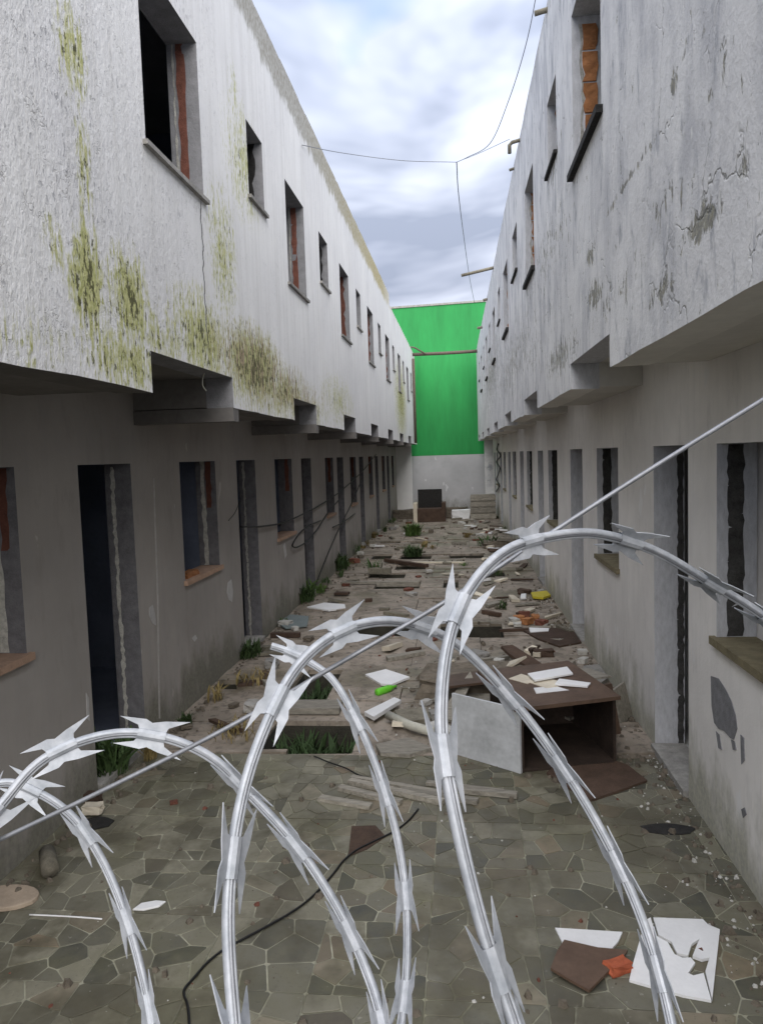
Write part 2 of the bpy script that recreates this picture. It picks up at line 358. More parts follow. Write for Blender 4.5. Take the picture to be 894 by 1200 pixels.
def mat_stone():
    m, nt, b = mat('paving_stone_face', .55)
    P = wpos(nt); at = N(nt, 'ShaderNodeAttribute', attribute_name='tone').outputs['Color']
    s = N(nt, 'ShaderNodeSeparateColor', {0: at})
    c = mix(nt, s.outputs[0], (.058, .058, .048), (.235, .222, .168))
    c = mix(nt, mth(nt, 'MULTIPLY', s.outputs[1], .8), c, (.24, .175, .115))
    n1 = noise(nt, P, 9, 6, .65); n2 = noise(nt, P, 60, 4, .65); n3 = noise(nt, P, 1.4, 5, .6)
    c = mix(nt, mr(nt, n1, .35, .7, 0, .55), c, (.16, .15, .105))
    c = mix(nt, mr(nt, n3, .48, .64, 0, .5), c, (.12, .115, .062))
    c = mix(nt, mr(nt, n2, .60, .72, 0, .5), c, (.05, .05, .04))
    c = mix(nt, mr(nt, noise(nt, P, 26, 4, .6), .66, .72, 0, .45), c, (.40, .39, .34))
    c = mix(nt, mr(nt, noise(nt, vadd(nt, P, (2, 7, 1)), 2.3, 4, .7), .47, .62, 0, .75), c, (.08, .072, .048))
    c = mix(nt, mr(nt, noise(nt, vadd(nt, P, (4, 4, 4)), .9, 4, .6), .5, .7, 0, .2), c, (.21, .20, .15))
    setc(nt, b, c); bump(nt, b, mth(nt, 'ADD', n1, mth(nt, 'MULTIPLY', n2, .3)), .35, .008)
    nt.links.new(mr(nt, n1, .3, .7, .42, .75), b.inputs['Roughness'])
    return m
M_STONE = mat_stone()
def mat_grout():
    m, nt, b = mat('pale_mossy_grout', .9)
    P = wpos(nt)
    c = mix(nt, mr(nt, noise(nt, P, 7, 4, .6), .35, .65), (.22, .215, .16), (.40, .39, .30))
    c = mix(nt, mr(nt, noise(nt, P, 1.4, 5, .6), .48, .66, 0, .6), c, (.16, .155, .08))
    c = mix(nt, mr(nt, noise(nt, vadd(nt, P, (2, 7, 1)), 2.3, 4, .7), .48, .64, 0, .75), c, (.09, .082, .055))
    setc(nt, b, c); bump(nt, b, noise(nt, P, 50, 3), .3, .01)
    return m
M_GROUT = mat_grout()
M_CHIP = simple('plaster_crumb', (.44, .43, .40), .25, 20, .9, .3)
M_RUB = simple('earthy_crumb', (.13, .11, .085), .5, 20, .9, .4)

# ------------------------------------------------------------------ ground
PITS = []                                   # x0, x1, y0, y1
def pit(xa, xb, ya, yb):
    a = gz(xa, yb); b_ = gz(xb, ya); PITS.append((a.x, b_.x, a.y, b_.y))
for q in [(300, 425, 846, 880), (330, 402, 786, 822), (412, 482, 731, 747), (515, 587, 731, 748), (438, 494, 680, 690), (430, 476, 671, 677.5),
          (462, 500, 661.5, 667.5), (434, 461, 649.5, 655), (468, 506, 650, 655.5), (527, 566, 649, 654), (519, 537, 680, 690), (570, 590, 669, 676),
          (277, 318, 742, 748), (250, 285, 798, 806), (480, 505, 634, 637.5), (445, 470, 634, 637)]:
    pit(*q)
xs = sorted({-60.0, 60.0, XL-.3, XR+.3, *[v for p in PITS for v in p[:2]]}); ys = sorted({-20.0, 400.0, *[v for p in PITS for v in p[2:]]})
g = MB()
DEP = .32
for i in range(len(xs)-1):
    for j in range(len(ys)-1):
        mx, my = (xs[i]+xs[i+1])/2, (ys[j]+ys[j+1])/2
        ins = any(p[0] < mx < p[1] and p[2] < my < p[3] for p in PITS)
        z = -.035-DEP if ins else -.035
        g.quad((xs[i], ys[j], z), (xs[i+1], ys[j], z), (xs[i+1], ys[j+1], z), (xs[i], ys[j+1], z))
for (x0, x1, y0, y1) in PITS:
    a, b_ = -.035-DEP, -.035
    g.quad((x0, y0, a), (x0, y0, b_), (x1, y0, b_), (x1, y0, a)); g.quad((x0, y1, a), (x1, y1, a), (x1, y1, b_), (x0, y1, b_))
    g.quad((x0, y0, a), (x0, y1, a), (x0, y1, b_), (x0, y0, b_)); g.quad((x1, y0, a), (x1, y0, b_), (x1, y1, b_), (x1, y1, a))
ground = g.build('ground', M_SOIL); tag(ground, 'dark earth floor of the alley beneath paving and slabs', 'ground', kind='structure')

TP = .4645; TX0, TY0 = -2.52, 1.31; NTX, NTY = 9, 8          # stone-faced paving tiles
TYEND = TY0+NTY*TP
tile_me = MB().box((-TP/2+.0006, -TP/2+.0006, -.034), (TP/2-.0006, TP/2-.0006, 0)).build('tile', M_GROUT, ground); tile_first = tile_me
def clip(poly, px_, py_, nx, ny):
    out = []
    for i in range(len(poly)):
        a, b_ = poly[i], poly[(i+1) % len(poly)]
        da = (a[0]-px_)*nx+(a[1]-py_)*ny; db = (b_[0]-px_)*nx+(b_[1]-py_)*ny
        if da <= 0: out.append(a)
        if da*db < 0:
            t = da/(da-db); out.append((a[0]+(b_[0]-a[0])*t, a[1]+(b_[1]-a[1])*t))
    return out
rs = random.Random(11)
def set_tone(me, cols):
    at = me.color_attributes.new('tone', 'FLOAT_COLOR', 'POINT')
    at.data.foreach_set('color', [v for c in cols for v in c])
stone_count = 0; restmb = MB(); restcol = []
order = [(i, j) for j in (3, 4, 5, 6, 2, 7, 1, 0) for i in range(NTX)]
# nearest rows the photograph shows come first
for (i, j) in order:
    cx_, cy_ = TX0+(i+.5)*TP, TY0+(j+.5)*TP
    if cx_-TP/2 > XR+.05: continue
    t = tile_first if (i, j) == order[0] else tile_first.copy()
    if t is not tile_first: COL.objects.link(t); t.parent = ground
    t.location = (cx_, cy_, rs.uniform(-.0015, .0015))
    seen = j >= 2 and not (j == 2 and (cx_ < -1.6))
    k = 4
    seeds = []
    for a in range(k):
        for c in range(k):
            ox = (.25 if c % 2 else -.25)
            seeds.append((((a+.5+ox*.7+rs.uniform(-.55, .55))/k-.5)*TP, ((c+.5+rs.uniform(-.55, .55))/k-.5)*TP))
    rs.shuffle(seeds); seeds = seeds[:rs.randint(11, 16)]
    for q, s in enumerate(seeds):
        h = TP/2-.0025
        poly = [(-h, -h), (h, -h), (h, h), (-h, h)]
        for q2, s2 in enumerate(seeds):
            if q2 == q: continue
            dx, dy = s2[0]-s[0], s2[1]-s[1]; L = math.hypot(dx, dy)
            gap = rs.uniform(.0018, .0042)
            poly = clip(poly, s[0]+dx/2-dx/L*gap, s[1]+dy/2-dy/L*gap, dx/L, dy/L)
            if len(poly) < 3: break
        if len(poly) < 3: continue
        # round the corners a little, wobble the edges
        pl = []
        for a in range(len(poly)):
            p0, p1, p2 = poly[a-1], poly[a], poly[(a+1) % len(poly)]
            for f_, o_ in ((.07, p0), (.07, p2)):
                pl.append((p1[0]+(o_[0]-p1[0])*f_, p1[1]+(o_[1]-p1[1])*f_))
        area = abs(sum(pl[a-1][0]*pl[a][1]-pl[a][0]*pl[a-1][1] for a in range(len(pl))))/2
        if area < .0008: continue
        tone = min(1, max(0, rs.gauss(.62 if i < 4 else .36, .34))); tan = max(0, rs.gauss(-.15, .4)) if i >= 3 else max(0, rs.gauss(-.5, .4))
        tan = min(1, tan)
        zt = rs.uniform(.0022, .0042)
        if seen and stone_count < 300:
            mb = MB(); mb.prism(pl, .0003, zt, 0, .0012)
            o = mb.build('stone', M_STONE, t); set_tone(o.data, [(tone, tan, 0, 1)]*len(mb.v)); stone_count += 1
        else:
            n0 = len(restmb.v)
            restmb.prism([(p[0]+cx_, p[1]+cy_) for p in pl], .002, zt+.0015, 0, .0012)
            restcol += [(tone, tan, 0, 1)]*(len(restmb.v)-n0)
o = restmb.build('stone_paving', M_STONE, ground); set_tone(o.data, restcol); o['kind'] = 'stuff'

# worn slabs further down the alley, cut by the open pits
slab_me = None
yb = sorted({TYEND+.003, 27.0, *[v for p in PITS for v in p[2:] if v > TYEND]})
bands = []
for a, b_ in zip(yb[:-1], yb[1:]):
    n = max(1, round((b_-a)/.95)); bands += [(a+(b_-a)*k/n, a+(b_-a)*(k+1)/n) for k in range(n)]
rf = random.Random(5); jx = [-1.3, -.45, .35]
for bi, (ya, yb_) in enumerate(bands):
    if yb_-ya < .02: continue
    if rf.random() < .55: jx = [-1.55+rf.uniform(-.2, .4), -.5+rf.uniform(-.35, .35), .35+rf.uniform(-.3, .3)]
    ym = (ya+yb_)/2; pr_ = [p for p in PITS if p[2] < ym < p[3]]
    xb = sorted({XL-.12, XR+.12, *jx, *[v for p in pr_ for v in p[:2]]})
    for xa, xc in zip(xb[:-1], xb[1:]):
        xm = (xa+xc)/2
        if any(p[0] < xm < p[1] for p in pr_) or xc-xa < .03: continue
        if slab_me is None:
            o = MB().box((-.5, -.5, -1), (.5, .5, 0)).build('slab', M_SLAB, ground); slab_me = o.data
        else: o = obj('slab', slab_me, None, ground)
        gp = .006
        o.scale = (xc-xa-gp, yb_-ya-gp, .05)
        o.location = (xm, ym, rf.uniform(-.012, .014)); o.rotation_euler = (rf.gauss(0, .006), rf.gauss(0, .008), rf.gauss(0, .004))

# ------------------------------------------------------------------ the two rows of houses
def wall_mesh(name, us, vs_, solid, xf, xb, sgn, openings_reveal):
    """sheet of wall with thickness; us along the alley, vs_ upwards; front face at xf"""
    V = {}; vl = []; fl = []; ml = []
    def vid(x, y, z):
        k = (round(x, 5), round(y, 5), round(z, 5))
        if k not in V: V[k] = len(vl); vl.append(k)
        return V[k]
    def face(pts, m, flip):
        ids = [vid(*p) for p in pts]
        fl.append(tuple(ids if not flip else ids[::-1])); ml.append(m)
    nu, nv = len(us)-1, len(vs_)-1
    sol = [[solid((us[i]+us[i+1])/2, (vs_[j]+vs_[j+1])/2) for j in range(nv)] for i in range(nu)]
    fp = sgn < 0
    for i in range(nu):
        for j in range(nv):
            if not sol[i][j]: continue
            a, b_, c, d = us[i], us[i+1], vs_[j], vs_[j+1]
            face([(xf, a, c), (xf, b_, c), (xf, b_, d), (xf, a, d)], 0, fp)
            face([(xb, a, c), (xb, b_, c), (xb, b_, d), (xb, a, d)], 2, not fp)
            def sl(ii, jj): return 0 <= ii < nu and 0 <= jj < nv and sol[ii][jj]
            rv = 1 if openings_reveal((a+b_)/2, (c+d)/2) else 0
            if not sl(i-1, j): face([(xb, a, c), (xf, a, c), (xf, a, d), (xb, a, d)], 1 if 0 < i else 0, fp)
            if not sl(i+1, j): face([(xf, b_, c), (xb, b_, c), (xb, b_, d), (xf, b_, d)], 1 if i < nu-1 else 0, fp)
            if not sl(i, j-1): face([(xf, a, c), (xf, b_, c), (xb, b_, c), (xb, a, c)], 1 if j > 0 else 3, not fp)
            if not sl(i, j+1): face([(xf, a, d), (xf, b_, d), (xb, b_, d), (xb, a, d)], 1 if j < nv-1 else 0, fp)
    rw = random.Random(len(vl)); zt, zl = vs_[-1], vs_[0]
    vl = [(x, y, z+(rw.uniform(-.012, .01) if z >= zt-.3 and z > 5.5 else rw.uniform(-.012, .0) if z <= zl+.001 else 0)) for (x, y, z) in vl]
    return mesh(name, vl, fl, ml)
def cuts(*lists): return sorted({round(v, 4) for l in lists for v in l})
rj = random.Random(3)
def jag_strip(name, x0, x1, y, z0, z1, matl, parent, jag=.02, facing=-1, thick=.006, step=.06):
    """a broken strip of bare masonry lying on the jamb at y"""
    n = max(4, int((z1-z0)/step)); vs = []; fs = []
    for k in range(n+1):
        z = z0+(z1-z0)*k/n
        a = x0+rj.uniform(-jag, jag); b_ = x1+rj.uniform(-jag, jag)
        if a > b_: a, b_ = b_, a
        for (x, yy) in ((a, y), (a, y+facing*thick*rj.uniform(.6, 1.3)), (b_, y+facing*thick*rj.uniform(.6, 1.3)), (b_, y)): vs.append((x, yy, z))
    for k in range(n):
        for e in range(3): fs.append((k*4+e, k*4+e+1, k*4+e+5, k*4+e+4))
    fs += [(0, 1, 2, 3), (n*4+3, n*4+2, n*4+1, n*4)]
    return obj(name, mesh(name, vs, fs), matl, parent)
def jag_bricks(parent, x0, x1, y, z0, z1, matl, facing=-1):
    z = z0
    while z < z1-.05:
        h = min(rj.uniform(.14, .2), z1-z)
        jag_strip('brick', x0, x1, y, z, z+h-.014, matl, parent, .012, facing, .014, .04); z += h

def build_row(side):
    Lf = side == 'L'
    sg = 1 if Lf else -1                                   # the front faces +x on the left row
    xu, xl = (XUL, XL) if Lf else (XUR, XR)
    T = .2
    if Lf:
        root = empty('terrace_building', (0, 0, 0))
        tag(root, 'derelict two-storey terrace with green-stained white upper wall over dark taupe ground floor', 'building')
    else:
        root = empty('terrace_building', (0, 0, 0), math.atan(TILT))
        tag(root, 'derelict two-storey terrace with cracked grey-white upper wall over pale off-white ground floor', 'building')
    Y0, Y1 = -1.0, 26.6
    if Lf:
        gaps = [(3.83-3.15, 3.83-3.15+1.35), (3.83, 5.24)] + [(7.19+3.07*k, 8.3+3.07*k) for k in range(6)]
        doors = [(1.22, 1.96), (4.40, 5.14), (7.66, 8.37), (10.83, 11.53), (13.96, 14.70), (16.99, 17.7), (20.1, 20.8), (23.2, 23.9)]
        wins = [(2.84, 3.74), (6.07, 6.98), (9.27, 10.21), (12.75, 13.54), (15.6, 16.45), (18.7, 19.5), (21.8, 22.6), (24.8, 25.5)]
        bigs = [(.72, 1.6), (3.92, 4.81), (7.18, 8.02), (10.33, 11.14), (13.32, 14.15), (16.4, 17.25), (19.5, 20.3), (22.5, 23.3)]
        smal = [(2.7, 3.15), (5.9, 6.37), (8.86, 9.42), (11.93, 12.44), (15.0, 15.5), (18.05, 18.55), (21.1, 21.6), (24.2, 24.7)]
        smal = smal[1:]
        bz, sz_, roof, zg, zb, wz = (3.79, 4.77), (4.18, 4.77), 5.87, 2.69, 2.48, (1.08, 2.1)
    else:
        gaps = [(.6, 1.95), (4.1, 5.45), (7.6, 8.98)] + [(11.1+3.48*k, 12.4+3.48*k) for k in range(5)]
        doors = [(1.0, 1.75), (4.43, 5.18), (8.01, 8.83), (11.52, 12.25), (14.79, 15.6), (18.2, 19.0), (21.6, 22.4), (25.0, 25.8)]
        wins = [(2.98, 3.96), (6.28, 7.21), (9.95, 10.9), (13.17, 14.1), (16.6, 17.5), (20.0, 20.9), (23.4, 24.3)]
        bigs = [(.75, 1.7), (4.25, 5.2), (7.65, 8.5), (11.26, 12.2), (14.75, 15.6), (18.2, 19.0), (21.7, 22.5)]
        smal = [(5.97, 6.5), (9.58, 10.3), (13.1, 13.7), (16.6, 17.2), (20.0, 20.6), (23.5, 24.1)]
        bz, sz_, roof, zg, zb, wz = (3.92, 4.92), (4.37, 4.94), 5.7, 2.70, 2.53, (1.09, 2.1)
    YST = 17.6
    rl = 5.62
    # upper wall
    us = cuts((Y0, Y1, YST), [Y0+.37+.41*k for k in range(67)], *gaps, *bigs, *smal); vz = cuts((zb, zg, roof), bz, sz_, (rl,) if Lf else ())
    inr = lambda lst, u: any(a < u < b_ for a, b_ in lst)
    def solid(u, v):
        if v < zg and inr(gaps, u): return False
        if inr(bigs, u) and bz[0] < v < bz[1]: return False
        if inr(smal, u) and sz_[0] < v < sz_[1]: return False
        if Lf and v > rl and u > YST: return False
        return True
    me = wall_mesh('upper_wall', us, vz, solid, xu, xu-sg*T, sg, lambda u, v: True)
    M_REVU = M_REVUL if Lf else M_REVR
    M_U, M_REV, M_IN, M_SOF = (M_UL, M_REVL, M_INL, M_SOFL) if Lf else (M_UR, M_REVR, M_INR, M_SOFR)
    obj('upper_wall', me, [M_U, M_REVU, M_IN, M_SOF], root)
    # ground-floor wall
    us = cuts((Y0, Y1), *doors, *wins); vz = cuts((-.04, zg+.02), wz, (2.1,))
    def solid2(u, v):
        if inr(doors, u) and v < 2.1: return False
        if inr(wins, u) and wz[0] < v < wz[1]: return False
        return True
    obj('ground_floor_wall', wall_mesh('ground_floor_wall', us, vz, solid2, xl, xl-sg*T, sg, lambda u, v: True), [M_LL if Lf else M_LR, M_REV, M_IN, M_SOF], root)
    # projecting floor: slab over the whole overhang, dropped boxes between the gaps
    xin = xu-sg*T
    def bx(name, xa, xb_, ya, yb_, za, zb_, m):
        return box_part(name, (min(xa, xb_), ya, za), (max(xa, xb_), yb_, zb_), m, root)
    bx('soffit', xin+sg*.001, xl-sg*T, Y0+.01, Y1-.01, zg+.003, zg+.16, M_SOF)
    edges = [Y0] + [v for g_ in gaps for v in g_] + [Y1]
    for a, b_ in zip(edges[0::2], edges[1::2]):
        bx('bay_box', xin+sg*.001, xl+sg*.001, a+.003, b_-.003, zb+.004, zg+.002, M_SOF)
        if Lf and a > 0: bx('cross_beam', xu-sg*.004, xl+sg*.002, a-.004, a+.12, zb-.1, zb-.002, M_SOF)
    # rooms behind
    xbk = xl-sg*4.2
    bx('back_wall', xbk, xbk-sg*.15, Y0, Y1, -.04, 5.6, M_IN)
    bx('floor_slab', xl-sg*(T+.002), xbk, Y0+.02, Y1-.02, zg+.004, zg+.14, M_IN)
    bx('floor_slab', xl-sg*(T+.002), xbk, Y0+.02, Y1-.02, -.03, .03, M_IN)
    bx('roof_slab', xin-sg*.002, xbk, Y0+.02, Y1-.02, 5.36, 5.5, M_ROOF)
    for d in doors:
        yy = d[0]-.55 if Lf else d[1]+.45
        bx('party_wall', xl-sg*(T+.003), xbk+sg*.003, yy, yy+.14, .031, zg+.003, M_IN)
        bx('party_wall', xu-sg*(T+.003), xbk+sg*.003, yy+.25, yy+.39, zg+.165, 5.358, M_IN)
    bx('end_wall', xin, xbk, Y1-.15, Y1-.001, 0, 5.35, M_U)
    bx('end_wall', xin, xbk, Y0+.001, Y0+.15, 0, 5.35, M_U)
    # sills and stripped jambs
    def rng(k): return rj.uniform(-k, k)
    for k, (a, b_) in enumerate(bigs):
        s = bx('window_sill', xu+sg*(.028 if Lf else .038), xu-sg*T*.98, a-.04, b_+.04, bz[0]-(.02 if Lf else .035), bz[0]+.006, M_SILLG if Lf else M_BLACK)
        if a < 10:
            xa, xb_ = xu-sg*.085, xu-sg*.14
            if not Lf: xa, xb_ = xu+.075, xu+.16
            h = empty('exposed_brickwork', (0, 0, 0)); h.parent = root
            if Lf: jag_strip('brick_strip', min(xa, xb_), max(xa, xb_), b_+.004, bz[0]+.01, bz[1], M_BRKD, h, .006)
            else: jag_bricks(h, min(xa, xb_), max(xa, xb_), b_+.004, bz[0]+.01, bz[1], M_BRKO)
            if not Lf: jag_strip('plaster_edge', xu+.055, xu+.07, b_+.003, bz[0]+.01, bz[1]-.05, M_PLAST, root, .012)
            else: jag_strip('plaster_edge', xu-.165, xu-.155, b_+.003, bz[0]+.01, bz[1], M_PLAST, root, .006)
        else: jag_strip('exposed_brickwork', min(xu-sg*.07, xu-sg*.15), max(xu-sg*.07, xu-sg*.15), b_+.004, bz[0]+.01, bz[1], M_BRKD if Lf else M_BRKO, root)
    for (a, b_) in smal:
        bx('window_sill', xu+sg*.028, xu-sg*T*.98, a-.03, b_+.04, sz_[0]-.02, sz_[0]+.006, M_SILLG if Lf else M_BLACK)
        jag_strip('exposed_brickwork', min(xu-sg*.08, xu-sg*.14), max(xu-sg*.08, xu-sg*.14), b_+.004, sz_[0]+.01, sz_[1], M_BLACK if Lf else M_BRKO, root)
    for k, (a, b_) in enumerate(wins):
        bx('window_sill', xl+sg*.03, xl-sg*T*.98, a-.03, b_+.03, wz[0]-.035, wz[0]+.006, M_SILLT if Lf else M_SILLO)
        if Lf: jag_strip('plaster_edge', xl-.15, xl-.11, b_+.004, wz[0]+.01, wz[1], M_PLAST if k < 2 else M_REVL, root, .01); jag_strip('exposed_brickwork', xl-.1, xl-.05, b_+.004, wz[1]-.45, wz[1]-.005, M_BRKD, root, .008)
        else:
            bx('partition', xl+T+.004, xl+1.9, b_+.03, b_+.15, .032, zg+.002, M_LR)
            jag_strip('exposed_brickwork', xl+.055, xl+.135, b_+.004, wz[0]+.01, wz[1]-.005, M_DMASON, root, .006, step=.035)
    for k, (a, b_) in enumerate(doors):
        if Lf: jag_strip('plaster_edge', xl-.155, xl-.13, b_+.004, .04, 2.08, M_PLAST if k < 3 else M_REVL, root, .008, step=.03)
        else: jag_strip('exposed_brickwork', xl+.155, xl+.195, b_+.004, .03, 2.08, M_DMASON, root, .006, step=.035)
        bx('threshold', xl+sg*.03, xl-sg*T*.99, a+.004, b_-.004, -.03, .045, M_SILLG)
    return root
rowL = build_row('L'); rowR = build_row('R')

# bare patches of render on the ground-floor walls
def patch(root, pxs, plane, m, name='bare_patch', t=.0035):
    pts = []
    for (x, y) in pxs:
        if plane == 'L': p = gx(x, y, XL); p.x = XL+t
        else:
            p = gr(x, y, XR); p = Vector((XR-t, p.y+0, p.z))
        pts.append(p)
    c = sum(pts, Vector())/len(pts); back = Vector((-t*2, 0, 0)) if plane == 'L' else Vector((t*2, 0, 0))
    n = len(pts); vs = [tuple(p) for p in pts]+[tuple(p+back) for p in pts]
    fs = [tuple(range(n))]+[(i, (i+1) % n, (i+1) % n+n, i+n) for i in range(n)]
    o = obj(name, mesh(name, vs, fs), m, root); return o
M_GPATCH = simple('bare_grey_render', (.20, .20, .21), .25, 20, .9, .4)
patch(rowR, [(834, 793), (843, 796), (851, 808), (858, 822), (863, 838), (865, 855), (861, 868), (857, 866), (850, 858), (843, 855), (838, 848), (835, 828)], 'R', M_GPATCH)
patch(rowR, [(840, 858), (844, 862), (847, 880), (843, 878)], 'R', M_GPATCH)
patch(rowR, [(858, 868), (862, 870), (864, 880), (860, 880)], 'R', M_GPATCH)
patch(rowR, [(869, 862), (873, 866), (874, 892), (870, 897)], 'R', M_GPATCH)
patch(rowR, [(870, 950), (874, 948), (876, 956), (872, 960)], 'R', M_GPATCH)
M_WPATCH = simple('white_filler', (.40, .39, .38), .15, 20, .9, .2)
patch(rowL, [(175, 712), (179, 709), (182, 722), (183, 733), (179, 731), (175, 722)], 'L', M_WPATCH)
patch(rowL, [(267, 683), (271, 679), (273, 692), (272, 706), (268, 703), (266, 694)], 'L', M_WPATCH)
patch(rowL, [(101, 812), (104, 818), (105, 845), (102, 842)], 'L', M_WPATCH)
patch(rowL, [(225, 748), (229, 744), (231, 748), (228, 752)], 'L', M_WPATCH)
patch(rowL, [(332, 640), (334, 636), (336, 650), (334, 655)], 'L', M_WPATCH)

patch(rowL, [(179.5, 560), (181, 560), (186, 700), (188, 842), (186.5, 842), (184.5, 700)], 'L', simple('pale_seam', (.36, .345, .325), .2, 20), 'plaster_seam', .002)
# brick lying on a left sill
def lump(name, c, size, m, label, cat, group=None, rz=0, seed=0, kind=None):
    r_ = random.Random(seed); bm = bmesh.new(); bmesh.ops.create_cube(bm, size=1)
    bmesh.ops.subdivide_edges(bm, edges=bm.edges[:], cuts=2, use_grid_fill=True)
    for v in bm.verts:
        v.co += Vector((r_.uniform(-.07, .07), r_.uniform(-.07, .07), r_.uniform(-.07, .07) if v.co.z > -.4 else 0))
        v.co = Vector((v.co.x*size[0], v.co.y*size[1], (v.co.z+.5)*size[2]))
    me = bpy.data.meshes.new(name); bm.to_mesh(me); bm.free()
    o = obj(name, me, m); o.location = c; o.rotation_euler.z = rz
    return tag(o, label, cat, group, kind)
lump('brick_fragment', (XL-.06, 6.3, 1.086), (.09, .26, .045), M_BRKO, 'broken orange brick lying on the window sill of the taupe wall', 'brick', seed=2)

# ------------------------------------------------------------------ the end of the alley
o = MB().box((-3.0, 27.0, -.04), (1.6, 27.16, 2.06)).build('white_wall', M_WHITE); tag(o, 'low dirty white wall closing the alley below the green cladding', 'wall')
gw = empty('green_wall', (0, 27.3, 0)); tag(gw, 'tall bright green wall rising above the white wall at the alley end', 'wall')
v = [(-7, 0, 0), (7.5, 0, 0), (7.5, .2, 0), (-7, .2, 0), (-7, 0, 7.33), (7.5, 0, 7.6), (7.5, .2, 7.6), (-7, .2, 7.33)]
obj('cladding', mesh('cladding', v, BOXF), M_GREEN, gw)
v = [(-7.02, -.03, 7.332), (7.52, -.03, 7.602), (7.52, .23, 7.602), (-7.02, .23, 7.332), (-7.02, -.03, 7.40), (7.52, -.03, 7.67), (7.52, .23, 7.67), (-7.02, .23, 7.40)]
obj('coping', mesh('coping', v, BOXF), M_SILLG, gw)
p0, p1 = gy(485, 415.5, 25.6), gy(558, 411.5, 25.6)
o = tube_obj('iron_pipe', [Vector((XUL+.002, 25.6, p0.z)), (p0+p1)/2+Vector((0, 0, -.01)), Vector((XUR-.0108*25.6-.002, 25.6, p1.z))], .055, M_IRON, seg=8)
tag(o, 'rusty iron pipe spanning between the two upper walls before the green wall', 'pipe')
pts = [gy(476, 408, 25.3), gy(484, 407, 25.3), gy(492, 411, 25.4), gy(499, 415, 25.55)]
o = tube_obj('bent_bar', spline(pts, 6), .025, M_IRON, seg=6); tag(o, 'curved rusty bar arching onto the iron pipe from the stained upper wall', 'bar')
o = tube_obj('downpipe', [Vector((XUL+.06, 25.0, 2.5)), Vector((XUL+.06, 25.0, 5.3))], .045, M_IRON, seg=8); tag(o, 'brown downpipe on the far end of the green-stained upper wall', 'pipe')

# rain spouts sticking out of the right-hand roof edge
def spout(px, L, r, label, bend=False, dz=-.03):
    y = gr(px[0], px[1], XUR).y; x = XUR-TILT*y
    z = min(5.66, gr(px[0], px[1], XUR).z)
    pts = [Vector((x+.05, y, z)), Vector((x-L, y, z+dz))]
    if bend: pts = [pts[0], pts[1]+Vector((.03, 0, 0)), pts[1]+Vector((0, 0, -.03)), pts[1]+Vector((0, 0, -.12))]
    o = tube_obj('rain_spout', pts, r, M_RUSTPIPE, seg=8); tag(o, label, 'pipe', 'rain spouts along the grey roof edge')
spout((641, 10), .1, .022, 'short rain spout above the orange-brick window of the grey upper wall')
spout((609, 162), .12, .022, 'hooked rain spout bent downwards at the grey roof edge', True)
spout((602, 186), .06, .018, 'stubby rain spout on the grey roof edge, next beyond the hooked one')
spout((578, 309), .62, .03, 'long straight pipe sticking far out from the grey roof edge', dz=-.12)
spout((571, 350), .1, .03, 'small spout on the grey roof edge, next beyond the long pipe')
spout((565, 383), .14, .035, 'small spout on the grey roof edge in front of the green wall')

# overhead wires
J = gy(535, 190, 10.2)
a0 = Vector((XUL+.003, gx(380, 176, XUL).y, 5.5))
o = tube_obj('overhead_wire', spline([gx(353, 170, XUL)+Vector((.01, 0, 0)), gy(400, 179, 9.6), gy(470, 188, 10), J], 8), .0042, M_GWIRE, seg=5); tag(o, 'thin wire strung from the stained white wall out to the junction over the alley', 'wire')
o = tube_obj('overhead_wire', spline([J, gy(548, 184, 9.6), gy(574, 168, 8.6), gy(595, 120, 7.8), gy(614, 60, 7.2), gy(627, 0, 6.8), gy(640, -90, 6.3)], 8), .0042, M_GWIRE, seg=5); tag(o, 'thin wire rising steeply from the junction against the clouds', 'wire')
o = tube_obj('overhead_wire', spline([J, gy(537, 225, 12), gy(543, 275, 16), gy(550, 325, 22), gy(556, 356, 27.2)], 8), .0075, M_GWIRE, seg=5); tag(o, 'thin wire sagging from the junction down to the green wall top', 'wire')
o = tube_obj('overhead_wire', spline([J+Vector((0, 0, .002)), gy(560, 180, 9.5), gy(597, 163, 8.75)], 8), .003, M_GWIRE, seg=5); tag(o, 'very thin wire from the junction to the hooked rain spout', 'wire')

# loose cables along the taupe wall
def wallcab(pxs, label, r=.011, off=.03):
    pts = []
    for k, q in enumerate(pxs):
        p = gx(q[0], q[1], XL+off*(1+.4*(k % 2))); pts.append(p)
    o = tube_obj('loose_cable', spline(pts, 8), r, M_CABLE, seg=5); tag(o, label, 'cable', 'cables hanging on the taupe wall')
wallcab([(283, 617), (305, 617), (330, 613), (352, 604), (375, 592), (400, 575), (425, 552), (441, 532)], 'long black cable sagging across the taupe wall from a doorway upwards')
wallcab([(376, 610), (362, 616), (352, 624), (345, 634), (343, 640), (349, 641), (360, 634), (372, 620), (385, 600), (398, 585)], 'black cable hanging in a loop beside the taupe doorway')
wallcab([(371, 682), (383, 652), (397, 620), (412, 590), (424, 562)], 'black cable slanting down to the foot of the taupe wall')
wallcab([(390, 618), (402, 612), (416, 602)], 'short end of black cable on the taupe wall')
wallcab([(268, 610), (276, 600), (284, 580)], 'thin cable stub between the taupe window and doorway', .004)
o = tube_obj('wire_stub', spline([gy(241, 433, 4.9), gy(238, 443, 4.9), gy(238, 452, 4.9), gy(242, 458, 4.92)], 6), .004, M_PVC, seg=5); tag(o, 'pale curled wire end dangling in the recess below the stained wall', 'wire')
